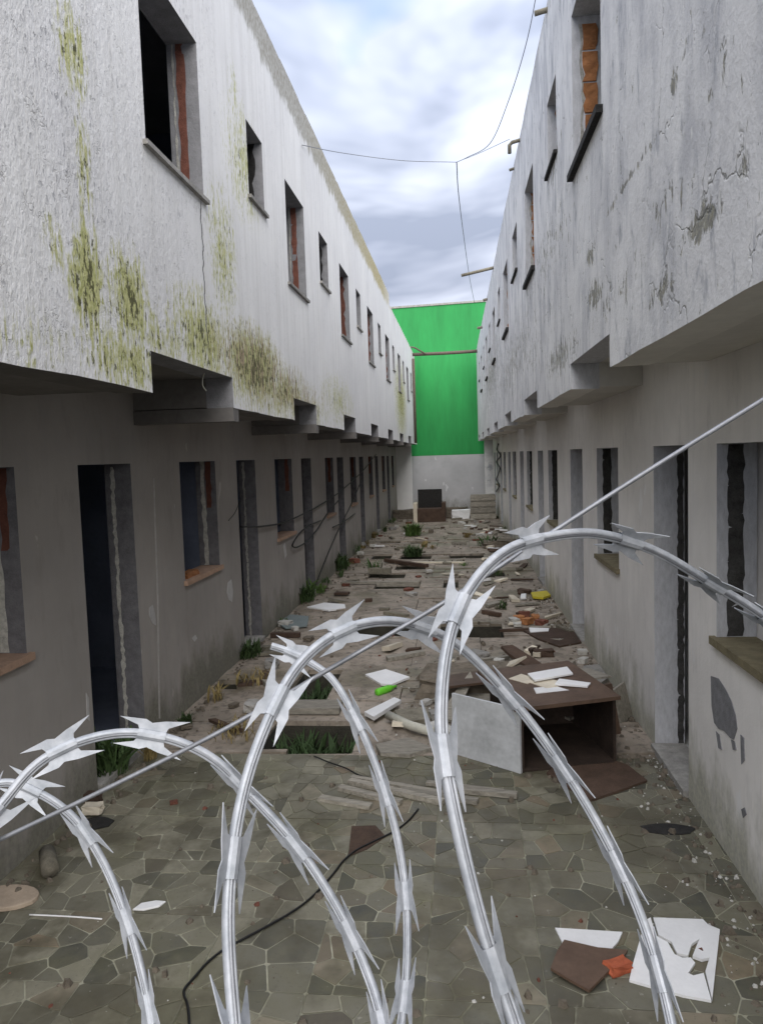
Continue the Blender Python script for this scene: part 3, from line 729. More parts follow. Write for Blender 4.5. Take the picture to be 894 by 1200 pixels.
# black tangle at the far corner of the pale row
pts = [gr(585+random.uniform(-4, 4), 520+k*7, XR-.03) for k in range(9)]
o = tube_obj('loose_cable', spline(pts, 5), .02, M_CABLE, seg=5); tag(o, 'black cable hanging down the far end of the off-white wall', 'cable')
o = tube_obj('leaning_rod', [gz(611, 613), gy(593, 595, 20.5)], .022, M_IRON, seg=6); tag(o, 'dark thin rod leaning at the far foot of the off-white wall', 'rod')

# ------------------------------------------------------------------ things on the floor
def poly_piece(name, pxs, zt, th, m, label, cat, group=None, cham=0):
    pts = [gz(x, y, zt) for x, y in pxs]
    c = sum(pts, Vector())/len(pts)
    pl = [(p.x-c.x, p.y-c.y) for p in pts]
    ar = sum(pl[i-1][0]*pl[i][1]-pl[i][0]*pl[i-1][1] for i in range(len(pl)))
    if ar < 0: pl = pl[::-1]
    mb = MB(); mb.prism(pl, 0, th, 0, cham); o = mb.build(name, m); o.location = (c.x, c.y, zt-th)
    return tag(o, label, cat, group)
# broken white tile, near
wt_ = empty('cracked_board', gz(785, 1120)); tag(wt_, 'cracked square white panel with a hole lying on the stone paving', 'panel')
def sub_piece(pxs, zt, th, m, name, parent):
    pts = [gz(x, y, zt)-parent.location for x, y in pxs]; pl = [(p.x, p.y) for p in pts]
    ar = sum(pl[i-1][0]*pl[i][1]-pl[i][0]*pl[i-1][1] for i in range(len(pl)))
    if ar < 0: pl = pl[::-1]
    mb = MB(); mb.prism(pl, zt-th, zt, 0); return mb.build(name, m, parent)
sub_piece([(756, 1078), (762, 1075), (768, 1096), (782, 1104), (790, 1118), (799, 1122), (809, 1122), (814, 1128), (806, 1140), (812, 1143), (824, 1140), (833, 1172), (800, 1166), (737, 1148), (741, 1130)], .016, .011, M_PANELW, 'shard', wt_)
sub_piece([(765, 1075), (823, 1077), (829, 1083), (843, 1089), (834, 1171), (826, 1138), (831, 1122), (822, 1124), (811, 1120), (819, 1100), (810, 1106), (806, 1119), (793, 1117), (786, 1103), (771, 1095)], .018, .012, M_PANELW, 'shard', wt_)
poly_piece('board_scrap', [(650, 1087), (729, 1092), (724, 1103), (716, 1112), (690, 1109), (658, 1103)], .014, .009, M_PANELW, 'white pointed board scrap partly under the brown shard', 'board')
poly_piece('tile_shard', [(661, 1101), (700, 1110), (735, 1113), (726, 1127), (712, 1138), (690, 1160), (668, 1148), (645, 1134), (652, 1115)], .03, .012, M_BROWN, 'brown angular tile shard lying over the white scrap', 'tile shard')
lump('brick_fragment', gz(724, 1138, .004), (.1, .055, .04), simple('red_clay_scrap', (.33, .085, .04), .3, 20), 'small red brick fragment beside the brown tile shard', 'brick', rz=.5, seed=5)

# cabinet lying open
cab = empty('broken_cabinet', (.33, 4.74, .006), R(13)); tag(cab, 'collapsed brown kitchen cabinet with a splayed pale grey side panel', 'cabinet')
def cb(n, a, b_, m): return box_part(n, a, b_, m, cab)
tb = cb('top_board', (-.04, -.03, .43), (.68, .80, .455), M_BROWN); tb.rotation_euler = (R(.8), R(-1.6), R(2.5))
cb('bottom_board', (.02, .03, 0), (.64, .78, .02), M_DARKB)  # inner boards near black: the cabinet's inside shade is in their colour
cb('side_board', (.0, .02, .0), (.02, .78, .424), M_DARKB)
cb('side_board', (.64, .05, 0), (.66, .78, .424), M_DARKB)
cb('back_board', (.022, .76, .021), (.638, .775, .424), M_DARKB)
a, b_ = gz(610, 908)-cab.location, gz(531, 884)-cab.location
rot = Matrix.Rotation(-R(13), 4, 'Z'); a = rot @ a; b_ = rot @ b_
d = (b_-a); d.z = 0; L = d.length; d.normalize(); nrm = Vector((-d.y, d.x, 0))*.018
a.z = 0; e = a+d*L
q = [a, e, e-nrm, a-nrm]
v = [(p.x, p.y, 0) for p in q]+[(p.x, p.y, .43) for p in q]
obj('grey_side_panel', mesh('grey_side_panel', v, BOXF), M_PANELG, cab)
pan = poly_piece('panel_strip', [(616, 798), (662, 790), (690, 799), (640, 806)], .478, .014, M_CREAM, 'cream board on the cabinet top, nearest the grey panel', 'board')
poly_piece('panel_strip', [(618, 789), (664, 781), (671, 789), (626, 797)], .50, .012, M_PANELW, 'white board lying crosswise over the boards on the cabinet', 'board')
poly_piece('panel_strip', [(625, 806), (668, 802), (676, 808), (628, 812)], .475, .012, M_PANELW, 'narrow white board near the front edge of the cabinet top', 'board')
poly_piece('panel_strip', [(655, 795), (692, 800), (688, 804), (650, 801)], .495, .012, M_PANELW, 'white strip on the cabinet top towards the off-white wall', 'board')
poly_piece('panel_strip', [(596, 795), (612, 789), (634, 794), (618, 801)], .476, .012, M_CREAM, 'small cream board on the corner of the cabinet top', 'board')
poly_piece('brown_board', [(652, 786), (690, 783), (716, 792), (682, 797)], .474, .012, M_WOOD, 'thin grey board across the back of the cabinet top', 'board')
# brown board standing behind
def stand(name, px0, px1, h, th, m, label, cat, lean=0, group=None):
    a = gz(*px0); b_ = gz(*px1); d = b_-a; n = Vector((-d.y, d.x, 0)).normalized()*th
    l = Vector((-d.y, d.x, 0)).normalized()*lean; o = (a+b_)/2
    q = [a-o, b_-o, b_-o+n, a-o+n]
    v = [tuple(p) for p in q]+[tuple(p+l+Vector((0, 0, h))) for p in q]
    ob = obj(name, mesh(name, v, BOXF), m); ob.location = o; return tag(ob, label, cat, group)
stand('brown_board', (700, 868), (728, 862), .36, .02, M_BROWN, 'brown board propped upright between the cabinet and the off-white wall', 'board', .1)
stand('thin_lath', (728, 850), (741, 838), .26, .015, M_WOOD, 'pale lath with dark edge leaning on the off-white wall by the cabinet', 'lath', .06)
poly_piece('rotten_board', [(640, 905), (662, 886), (700, 884), (735, 896), (758, 914), (725, 926), (692, 937), (665, 922)], .02, .016, M_DBROWN, 'rotten dark brown board flat on the paving in front of the cabinet', 'board')
poly_piece('brown_board', [(520, 792), (560, 786), (600, 784), (602, 795), (560, 800), (512, 806)], .2, .02, M_BROWN, 'long brown board lying on rubble behind the grey cabinet panel', 'board')
lump('rubble_heap', gz(555, 808), (.9, .5, .17), M_RUB, 'low heap of earthy rubble under the boards behind the cabinet', 'rubble', seed=31)

# grey planks
pk = [((375, 938), (435, 948), .055), ((398, 926), (470, 944), .05), ((410, 919), (520, 944), .045), ((412, 914), (535, 936), .04), ((470, 930), (560, 943), .05), ((540, 930), (606, 936), .045), ((500, 921), (590, 932), .04)]
for k, (p, q, wd) in enumerate(pk):
    a = gz(*p); b_ = gz(*q); d = b_-a; c = (a+b_)/2
    o = MB().box((-d.length/2, -wd/2, 0), (d.length/2, wd/2, .022+.004*(k % 3))).build('plank', M_WOOD)
    o.location = (c.x, c.y, .005+.0008*k); o.rotation_euler.z = math.atan2(d.y, d.x)
    o.rotation_euler.x = .02*(k % 3-1)
    tag(o, ['short thick grey plank at the taupe-wall end of the plank row', 'grey plank lying second in the row next to the short thick one', 'long grey plank in the middle of the plank row', 'longest grey plank at the far side of the plank row towards the pit', 'grey plank beside the end of the winding cable', 'short grey plank reaching out towards the cabinet panel', 'slim grey plank overlapping the far side of the row near the cabinet'][k], 'plank', 'grey planks on the stone paving')
# cable on the paving
pts = [gz(x, y, .012) for x, y in [(490, 948), (478, 962), (462, 974), (440, 985), (418, 996), (403, 1008), (392, 1022), (380, 1036), (362, 1054), (340, 1070), (310, 1087), (282, 1102), (262, 1113), (243, 1128), (228, 1145), (217, 1158), (216, 1166), (220, 1178), (222, 1200), (221, 1240)]]
o = tube_obj('black_cable', spline(pts, 6), .0055, M_CABLE, seg=6); tag(o, 'black cable winding across the stone paving towards the planks', 'cable')
pts = [gz(x, y, .02) for x, y in [(368, 886), (385, 893), (405, 900), (420, 908), (436, 912)]]
o = tube_obj('black_cable', spline(pts, 6), .005, M_CABLE, seg=5); tag(o, 'thin dark cable piece between the overgrown pit and the planks', 'cable')
# corner by the taupe wall
pp = gz(60, 1030); ax = (gz(52, 985, .0)-pp)
o = tube_obj('pipe_stub', [pp+Vector((0, 0, .045)), pp+ax.normalized()*.2+Vector((0, 0, .05))], .042, M_RUSTPIPE, seg=12); tag(o, 'short mossy pipe stub lying by the foot of the taupe wall', 'pipe')
c = gz(8, 1055)
pl = [(c.x+.16*cos(2*pi*k/20)*(1+.03*sin(3*k)), c.y+.1*sin(2*pi*k/20)) for k in range(20)]
mb = MB(); mb.prism([(p[0]-c.x, p[1]-c.y) for p in pl], 0, .02, 0, .004); o = mb.build('round_lid', simple('beige_lid', (.36, .29, .22), .2, 12)); o.location = (c.x, c.y, .005); tag(o, 'beige oval lid lying on the paving by the taupe wall', 'lid')
c = gz(112, 966)
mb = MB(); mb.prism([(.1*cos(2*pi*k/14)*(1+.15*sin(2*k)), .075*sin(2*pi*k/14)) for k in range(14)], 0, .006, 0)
o = mb.build('hole_dark_disc', M_BLACK); o.location = (c.x, c.y, .005); tag(o, 'flat black disc painted as the dark of a drain opening under a small wood block', 'drain')  # solid black disc stands in for the dark of an open hole
lump('wood_block', gz(110, 952, .02), (.11, .07, .05), M_CREAM, 'small pale wood block lying on the black drain', 'block', seed=9, rz=.1)
lump('brick_fragment', gz(108, 940, .004), (.12, .06, .06), M_DBROWN, 'dark broken brick behind the wood block on the drain', 'brick', seed=10)
c = gz(783, 973)
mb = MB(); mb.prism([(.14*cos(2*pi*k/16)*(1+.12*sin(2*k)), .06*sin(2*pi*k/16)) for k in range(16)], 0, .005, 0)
o = mb.build('hole_dark_disc', M_BLACK); o.location = (c.x, c.y, .005); tag(o, 'flat black oval disc painted as the dark of a drain hole by the off-white wall', 'drain')  # hole darkness painted as a black disc, nothing is cut out
c = gz(175, 1063)
mb = MB(); mb.prism([(-.07, -.02), (-.02, -.035), (.05, -.02), (.075, .015), (.03, .03), (-.04, .022)], 0, .008, 0, .002)
o = mb.build('paper_scrap', M_PANELW); o.location = (c.x, c.y, .005); o.rotation_euler.z = .25; tag(o, 'torn white scrap alone on the stone paving near the pipe stub', 'scrap')
o = tube_obj('pale_string', spline([gz(35, 1072, .008), gz(80, 1074, .007), (gz(120, 1077, .008))], 5), .004, M_PANELW, seg=5); tag(o, 'pale straight string on the paving beside the beige lid', 'string')
lump('wood_block', gz(423, 750-0, 0), (.07, .06, .05), M_WOOD, 'grey stub of wood by the far edge of the dark pit', 'block', seed=12)
lump('leaf_scrap', gz(204, 942, .004), (.045, .03, .02), M_BRKD, 'small dark red scrap on the stone paving before the taupe doorway', 'scrap', seed=13, rz=.4)
poly_piece('tile_shard', [(412, 968), (440, 967), (452, 980), (430, 995), (408, 1003)], .009, .004, M_DBROWN, 'thin dark shard on the paving under the winding cable', 'tile shard')

# middle of the alley: boards, sheets, pipe, bottle
poly_piece('board_scrap', [(428, 790), (452, 784), (480, 793), (458, 802), (446, 801)], .03, .02, M_PANELW, 'white scalloped board scrap behind the green bottle', 'board')
poly_piece('board_scrap', [(427, 834), (462, 817), (470, 820), (438, 840)], .06, .03, M_PANELW, 'white narrow board sloping beside the green bottle', 'board')
bp = gz(441, 812, .035); bq = gz(464, 804, .04)
btl = tube_obj('green_bottle', [bp+(bq-bp)*t for t in (0, .03, .1, .6, .78, .84, 1.0)], .03, M_BGREEN, seg=10, rfun=lambda t: (.02, .032, .034, .034, .022, .013, .013)[min(6, int(round(t*6)))]); tag(btl, 'bright green plastic bottle lying among rubble', 'bottle')
o = tube_obj('plastic_pipe', [gz(455, 838, .05), gz(480, 850, .045), gz(508, 858, .045)], .035, M_PVC, seg=10); tag(o, 'dirty cream plastic pipe lying before the green bottle', 'pipe')
poly_piece('flat_stone', [(462, 832), (500, 828), (504, 842), (470, 846)], .04, .04, M_RUSTPIPE, 'mossy flat stone behind the plastic pipe', 'stone')
poly_piece('flat_stone', [(440, 872), (478, 864), (506, 876), (480, 884), (446, 882)], .03, .03, M_WOOD, 'flat grey stone slab before the plastic pipe', 'stone')
poly_piece('board_scrap', [(360, 711), (380, 706), (404, 708), (405, 712), (385, 715)], .03, .02, M_PANELW, 'white curved board scrap near the weeds of the taupe wall', 'board')
poly_piece('sheet_scrap', [(325, 730), (340, 720), (362, 722), (360, 733), (335, 736)], .03, .015, simple('blue_grey_sheet', (.22, .26, .26), .2, 10), 'blue-grey sheet scrap lying by the taupe wall', 'sheet')
poly_piece('rotten_board', [(612, 738), (640, 734), (690, 742), (684, 752), (655, 757), (630, 748)], .03, .02, M_DBROWN, 'dark brown board flat at the foot of the off-white wall', 'board')
lump('brick_fragment', gz(637, 770, .0), (.19, .09, .08), M_DBROWN, 'dark whole brick lying alone on the slabs behind the cabinet', 'brick', seed=21)
poly_piece('flat_stone', [(676, 796), (684, 780), (702, 778), (712, 794), (700, 803)], .05, .05, M_SILLG, 'grey stone slab at the foot of the off-white wall behind the cabinet', 'stone')
o = poly_piece('plastic_strip', [(622, 694), (640, 692), (645, 697), (636, 700), (624, 699)], .05, .03, M_YELLOW, 'faded yellow plastic strip by the foot of the off-white wall', 'plastic')
for k, (x, y, c_) in enumerate([(608, 728, M_BRKO), (618, 731, M_BRKO), (627, 727, M_BRKO), (634, 733, M_BRKD), (614, 723, M_BRKD)]):
    lump('brick_fragment', gz(x, y), (.13, .09, .07), c_, 'broken clay brick in the small pile by the off-white wall', 'brick', 'brick pile by the off-white wall', rz=k*.8, seed=40+k)
for k, (x, y) in enumerate([(682, 768), (683, 778), (640, 790)]):
    lump('plaster_lump', gz(x, y), (.09, .07, .06), M_CHIP, 'white plaster lump at the foot of the off-white wall', 'plaster', 'plaster lumps by the off-white wall', rz=k, seed=50+k)
# timbers lying across the pits
def timber(xa, xb, y, m, label, wd=.1, th=.06, slope=0.0):
    a = gz(xa, y); b_ = gz(xb, y+slope); d = b_-a; c = (a+b_)/2
    o = MB().box((-d.length/2, -wd/2, 0), (d.length/2, wd/2, th)).build('timber', m); o.location = (c.x, c.y, .016); o.rotation_euler.z = math.atan2(d.y, d.x)
    tag(o, label, 'timber')
timber(442, 492, 688, M_WOOD, 'short mossy timber lying along a pit edge in the slabs', .09, .08)
timber(400, 442, 685.5, M_WOOD, 'thin grey timber on the slabs towards the taupe wall', .05, .04)
timber(452, 500, 659, M_DBROWN, 'dark slanting timber across the narrow pit', .1, .06, 7)
timber(470, 545, 661, M_CREAM, 'long pale lath lying across the slabs', .06, .03)
timber(432, 458, 673, M_RUSTPIPE, 'stubby mossy timber by the pit with tall grass', .1, .1)
timber(318, 352, 748, M_DBROWN, 'dark timber by the taupe doorway weeds', .06, .05)
timber(277, 330, 765, M_RUSTPIPE, 'mossy timber lying near the foot of the taupe wall', .09, .06)
timber(330, 400, 834, M_WOOD, 'mossy concrete beam between the two overgrown pits', .22, .05)
timber(300, 318, 727, M_WOOD, 'short grey timber against the taupe wall foot', .08, .05)
timber(585, 632, 742, M_DBROWN, 'dark lath beside the flat board of the off-white wall', .04, .03, -2)
# far end junk
def junk(name, px, w_, d_, h, m, label, cat, rz=0.0, tilt=0.0):
    o = MB().box((-w_/2, -d_/2, 0), (w_/2, d_/2, h)).build(name, m); o.location = gz(*px); o.location.z = .01; o.rotation_euler = (tilt, 0, rz); return tag(o, label, cat)
fj = empty('abandoned_chair', gz(504, 611)); tag(fj, 'dark brown abandoned armchair against the white end wall', 'chair')
box_part('seat', (-.38, -.35, .0), (.38, .35, .42), M_DBROWN, fj); box_part('backrest', (-.38, .22, .421), (.38, .38, 1.0), M_BLACK, fj)
box_part('armrest', (-.5, -.35, 0), (-.382, .35, .6), M_CREAM, fj); box_part('armrest', (.382, -.35, 0), (.5, .35, .6), M_DBROWN, fj)
fc = empty('old_crate', gz(566, 608)); tag(fc, 'brown wooden crate standing at the end of the alley by the white wall', 'crate')
box_part('crate_body', (-.38, -.25, 0), (.38, .25, .78), M_WOOD, fc)
for k in range(4): box_part('slat', (-.4, -.272, .03+.19*k), (.4, -.251, .18+.19*k), M_WOOD, fc)
lump('plastic_bag', gz(540, 608), (.55, .3, .3), M_PANELW, 'white crumpled bag on the ground between armchair and crate', 'bag', seed=61)
lump('rubble_heap', gz(528, 607), (1.1, .5, .35), M_RUB, 'dark rubble heap between the armchair and the white bag', 'rubble', seed=62)
lump('rubble_heap', gz(478, 608), (.9, .5, .3), M_RUB, 'dark rubble heap beside the armchair at the taupe wall', 'rubble', seed=63)
lump('rubble_heap', gz(585, 640), (.7, .6, .14), M_RUB, 'low rubble heap at the far foot of the off-white wall', 'rubble', seed=64)

# scattered boards and chips down the alley
rd = random.Random(21)
for k in range(175):
    y = 5.5+20.5*rd.random()**1.5; x = rd.uniform(-2.1, 1.0) if rd.random() < .5 else rd.gauss(.65, .3)
    x = min(x, XR-TILT*y-.12)
    if any(p[0]-.15 < x < p[1]+.15 and p[2]-.15 < y < p[3]+.15 for p in PITS): continue
    if -.2 < x < 1.2 and y < 6.4: continue
    L = rd.uniform(.1, .46); wd = rd.uniform(.03, .15)
    m, lab = rd.choice([(M_WOOD, 'grey board offcut scattered on the worn slabs'), (M_DBROWN, 'dark brown board offcut scattered on the worn slabs'), (M_CREAM, 'pale board offcut scattered on the worn slabs'), (M_RUSTPIPE, 'mossy board offcut scattered on the worn slabs'), (M_PANELW, 'white board offcut scattered on the worn slabs')])
    mb = MB(); mb.prism([(-L/2, -wd/2), (L/2*rd.uniform(.7, 1), -wd/2*rd.uniform(.5, 1)), (L/2, wd/2*rd.uniform(.5, 1)), (-L/2*rd.uniform(.6, 1), wd/2)], 0, rd.uniform(.015, .05), 0)
    o = mb.build('board_offcut', m); o.location = (x, y, .012); o.rotation_euler = (rd.gauss(0, .1), rd.gauss(0, .08), rd.choice([0, pi/2, 0])+rd.gauss(0, .5))
    tag(o, lab, 'board', 'board offcuts on the worn slabs')

for k in range(70):
    y = 5.4+20.5*rd.random()**1.4; q = rd.random()
    x = rd.gauss(.45, .4) if q < .35 else (XL+.1+abs(rd.gauss(0, .2)) if q < .6 else rd.uniform(-2.1, 1.0))
    x = max(XL+.08, min(XR-TILT*y-.1, x))
    if any(p[0]-.1 < x < p[1]+.1 and p[2]-.1 < y < p[3]+.1 for p in PITS): continue
    if .1 < x < 1.15 and y < 5.75: continue
    m, lab = rd.choice([(M_BRKD, 'dull red brick lump scattered on the worn slabs'), (M_RUB, 'earthy rubble lump scattered on the worn slabs'), (M_CHIP, 'pale plaster lump scattered on the worn slabs'), (M_SILLG, 'grey concrete lump scattered on the worn slabs')])
    z_ = rd.uniform(.05, .14)
    lump('rubble_lump', (x, y, .004), (z_*rd.uniform(1, 1.7), z_, z_*rd.uniform(.35, .7)), m, lab, 'rubble', 'rubble lumps on the worn slabs', rd.uniform(0, 3), 300+k)
# broken boards heaped between the cabinet and the off-white wall
for k in range(16):
    x, y = rd.uniform(-.15, 1.05), rd.uniform(5.75, 7.3); L = rd.uniform(.25, .7); wd = rd.uniform(.06, .22)
    m, lab = rd.choice([(M_DBROWN, 'rotten brown board in the heap behind the cabinet'), (M_BROWN, 'brown board in the heap behind the cabinet'), (M_WOOD, 'grey board in the heap behind the cabinet'), (M_CREAM, 'cream board in the heap behind the cabinet')])
    mb = MB(); mb.prism([(-L/2, -wd/2), (-L*.1, -wd*rd.uniform(.4, .6)), (L/2*rd.uniform(.7, 1), -wd/2*rd.uniform(.3, 1)), (L/2, wd/2*rd.uniform(.2, 1)), (L*.2, wd*.45), (-L/2*rd.uniform(.6, 1), wd/2)], 0, rd.uniform(.012, .03), 0)
    o = mb.build('heap_board', m); tl = rd.gauss(0, .22); o.rotation_euler = (rd.gauss(0, .12), tl, rd.uniform(0, 3.1)); o.location = (x, y, .02+abs(sin(tl))*L/2)
    tag(o, lab, 'board', 'board heap behind the cabinet')
# crumbs nobody could count
def crumbs(name, n, pick, smin, smax, m, label, seed):
    r_ = random.Random(seed); vs = []; fs = []
    for _ in range(n):
        x, y = pick(r_)
        if any(p[0] < x < p[1] and p[2] < y < p[3] for p in PITS): continue
        s = smin+(smax-smin)*r_.random()**3; n0 = len(vs); an = r_.uniform(0, 6.28)
        z0 = .001 if y > TYEND else .003
        for k in range(5):
            a_ = an+k*2*pi/5; rr = s*r_.uniform(.6, 1.1); vs.append((x+rr*cos(a_), y+rr*sin(a_), z0))
        h = s*r_.uniform(.5, 1.1)
        for k in range(3):
            a_ = an+k*2*pi/3; rr = s*r_.uniform(.3, .7); vs.append((x+rr*cos(a_), y+rr*sin(a_), z0+h))
        fs += [(n0+5, n0+6, n0+7), (n0, n0+1, n0+5), (n0+1, n0+6, n0+5), (n0+1, n0+2, n0+6), (n0+2, n0+3, n0+6), (n0+3, n0+7, n0+6), (n0+3, n0+4, n0+7), (n0+4, n0+5, n0+7), (n0+4, n0, n0+5)]
    o = obj(name, mesh(name, vs, fs), m); tag(o, label, 'rubble', kind='stuff')
def pk_any(r_): return (r_.uniform(-2.3, 1.25), 2.3+24*r_.random()**1.8)
def pk_right(r_): y = 2.5+9*r_.random()**1.4; return (XR-TILT*y-.02-abs(r_.gauss(0, .14)), y)
def pk_left(r_): y = 2.6+22*r_.random()**1.5; return (XL+.03+abs(r_.gauss(0, .12)), y)
def pk_mid(r_): return (r_.gauss(.35, .55), r_.gauss(6.4, .9))
def pk_far(r_): return (r_.uniform(-2.2, 1.0), r_.uniform(9, 26.5))
def pk2(*fs_):
    return lambda r_: (lambda p: (max(-2.33, min(XR-.03-TILT*p[1], p[0])), max(2.3, p[1])))(r_.choice(fs_)(r_))
crumbs('rubble_crumbs', 3400, pk2(pk_any, pk_right, pk_mid, pk_left, pk_far), .004, .034, M_RUB, 'earthy rubble crumbs strewn over slabs and paving', 71)
crumbs('plaster_crumbs', 1300, pk2(pk_any, pk_right, pk_right, pk_mid, pk_far), .003, .016, M_CHIP, 'white plaster crumbs strewn over slabs and paving', 72)
crumbs('brick_crumbs', 220, pk2(pk_any, pk_mid, pk_far), .005, .03, M_BRKD, 'red brick crumbs strewn over slabs and paving', 73)

# ------------------------------------------------------------------ weeds
def weed(px, h, spread, n, m, label, z=0.0, broad=.35, pos=None, seed=0, stuff=False):
    r_ = random.Random(seed*7+n); c = pos if pos else gz(px[0], px[1], z); vs = []; fs = []
    for k in range(n):
        an = r_.uniform(0, 2*pi); rr = spread*r_.random()**.7; b0 = Vector((rr*cos(an), rr*sin(an), 0))
        hh = h*r_.uniform(.45, 1.1); le = r_.uniform(.2, .9)*hh; a2 = r_.uniform(0, 2*pi); dr = Vector((cos(a2), sin(a2), 0)); sd_ = Vector((-sin(a2), cos(a2), 0))
        leaf = r_.random() < broad; wd = hh*(.07 if leaf else .022)+.0015
        n0 = len(vs)
        for t, wk in ((0, .35), (.35, .9), (.7, 1.0), (1.0, .05)):
            p = b0+dr*(le*t*t)+Vector((0, 0, hh*(t-.28*t*t*le/hh)))
            vs.append(p-sd_*wd*wk); vs.append(p+sd_*wd*wk)
        for t in range(3): fs.append((n0+2*t, n0+2*t+1, n0+2*t+3, n0+2*t+2))
    o = obj('weed_clump', mesh('weed_clump', vs, fs), m); o.location = c
    if stuff: o.name = 'grass'; return tag(o, label, 'grass', None, 'stuff')
    return tag(o, label, 'weed', 'weeds growing in the alley')
weed((128, 905), .28, .13, 220, M_LEAF, 'leafy weed clump at the threshold of the taupe doorway with dark opening', seed=1)
weed((148, 885), .2, .08, 60, M_LEAF2, 'smaller bright weed clump inside the taupe doorway corner', seed=2)
weed((118, 915), .16, .08, 50, M_LEAF, 'low weed clump on the paving beside the doorway weeds', seed=3)
weed((292, 770), .2, .14, 180, M_LEAF, 'weed clump at the foot of the second taupe doorway', seed=4)
weed((352, 706), .3, .2, 240, M_LEAF, 'bushy weed clump by the white curved board scrap', seed=5)
weed((360, 697), .28, .15, 70, M_LEAF2, 'bright weed clump at a taupe doorway beside the bushy one', seed=6)
weed((393, 668), .34, .22, 200, M_LEAF, 'weed clump against the taupe wall below the slanting cable', seed=7)
weed((412, 650), .25, .2, 60, M_LEAF, 'small weed clump at the taupe wall foot, next beyond the cable weeds', seed=8)
weed((484, 628), .38, .2, 240, M_LEAF2, 'tall bright green weed standing alone in the slabs before the end wall', seed=9)
weed((484, 652), .26, .2, 200, M_LEAF, 'dark weed clump growing from a narrow pit in the slabs', seed=10)
weed((440, 672), .3, .12, 40, M_LEAF, 'thin dark weed by the stubby mossy timber', seed=11)
weed((575, 640), .3, .3, 70, M_LEAF, 'dark weed clump near the far foot of the off-white wall', seed=12)
weed((582, 674), .12, .12, 40, M_LEAF, 'low weed clump in the small pit towards the off-white wall', seed=13)
for k, p in enumerate(PITS[:2]):
    c = Vector(((p[0]+p[1])/2, (p[2]+p[3])/2, -.355))
    weed((0, 0), .34, .32, 420, M_LEAFD, ('dense dark grass filling the overgrown pit nearest the planks', 'dense dark grass filling the overgrown pit beyond the concrete beam')[k], pos=c, seed=20+k, broad=.15, stuff=True)
weed((300, 800), .14, .2, 90, M_DRY, 'dry brown grass tuft on the slabs beside the overgrown pit', seed=40, stuff=True)
weed((275, 860), .12, .22, 80, M_DRY, 'dry brown grass tuft at the edge of the overgrown pit nearest the planks', seed=41, stuff=True)
rwd = random.Random(77)
for k in range(34):
    yy = 4.6+20*rwd.random()**1.3; lf = rwd.random() < .62
    x = XL+.04+abs(rwd.gauss(0, .07)) if lf else (rwd.uniform(-1.9, .7) if rwd.random() < .6 else XR-TILT*yy-.05)
    if yy < 5.3 and not lf: continue
    if any(p[0]-.1 < x < p[1]+.1 and p[2]-.1 < yy < p[3]+.1 for p in PITS): continue
    weed((0, 0), rwd.uniform(.06, .2), rwd.uniform(.04, .12), rwd.randint(24, 60), rwd.choice([M_LEAF, M_LEAF, M_LEAF2, M_DRY]), 'small weed tuft at the foot of the taupe wall' if lf else 'small weed tuft in a joint of the worn slabs', pos=Vector((x, yy, .0)), seed=100+k, broad=rwd.choice([.1, .5, .8]))

# ------------------------------------------------------------------ razor wire on the front boundary wall
fr = empty('fence_rail', (0, .36, 0)); tag(fr, 'steel fence rail on posts carrying the razor wire across the alley mouth', 'fence')
tube_obj('rail', [Vector((-1.7, 0, 1.375)), Vector((1.22, 0, 1.375))], .025, M_IRON, fr, 10)
for x_ in (-1.5, -.2, 1.1): tube_obj('post', [Vector((x_, .0, -.04)), Vector((x_, .0, 1.352))], .03, M_IRON, fr, 10)
coil = empty('razor_wire', (0, .36, 1.40)); tag(coil, 'galvanised razor wire coil with swallowtail blades looping in front of the alley', 'razor wire')
SR = .0046
def barb_mesh():
    h0, h1, s0, s1, th = .002, .0158, .0115, .032, .0005
    outl = [(-s0, h0), (-s0*1.25, .0075), (-s1, h1*.78), (-s0*.7, h1*.86), (-.002, h1*.70), (s0*.8, h1*.9), (s1, h1*1.12), (s0*1.2, .0085), (s0, h0)]
    vs = []; fs = []; n = len(outl)
    for sgn in (1, -1):
        n0 = len(vs)
        for zz in (th, -th):
            for (s, h) in outl: vs.append((s*(1 if sgn > 0 else 1.0), sgn*h, zz + h*.10))
        A = list(range(n0, n0+n)); B = list(range(n0+n, n0+2*n))
        fs.append(tuple(A if sgn > 0 else A[::-1])); fs.append(tuple(B[::-1] if sgn > 0 else B))
        for k in range(n):
            l = (k+1) % n; fs.append((A[k], B[k], B[l], A[l]))
    # folded sleeve that grips the strand
    n0 = len(vs); K = 10
    for s in (-s0*1.1, s0*1.1):
        for k in range(K): vs.append((s, 1.13*SR*cos(2*pi*k/K), 1.13*SR*sin(2*pi*k/K)))
    for k in range(K): fs.append((n0+k, n0+(k+1) % K, n0+K+(k+1) % K, n0+K+k))
    return mesh('barb', vs, fs)
BARB = barb_mesh(); BARB.materials.append(M_STEEL)
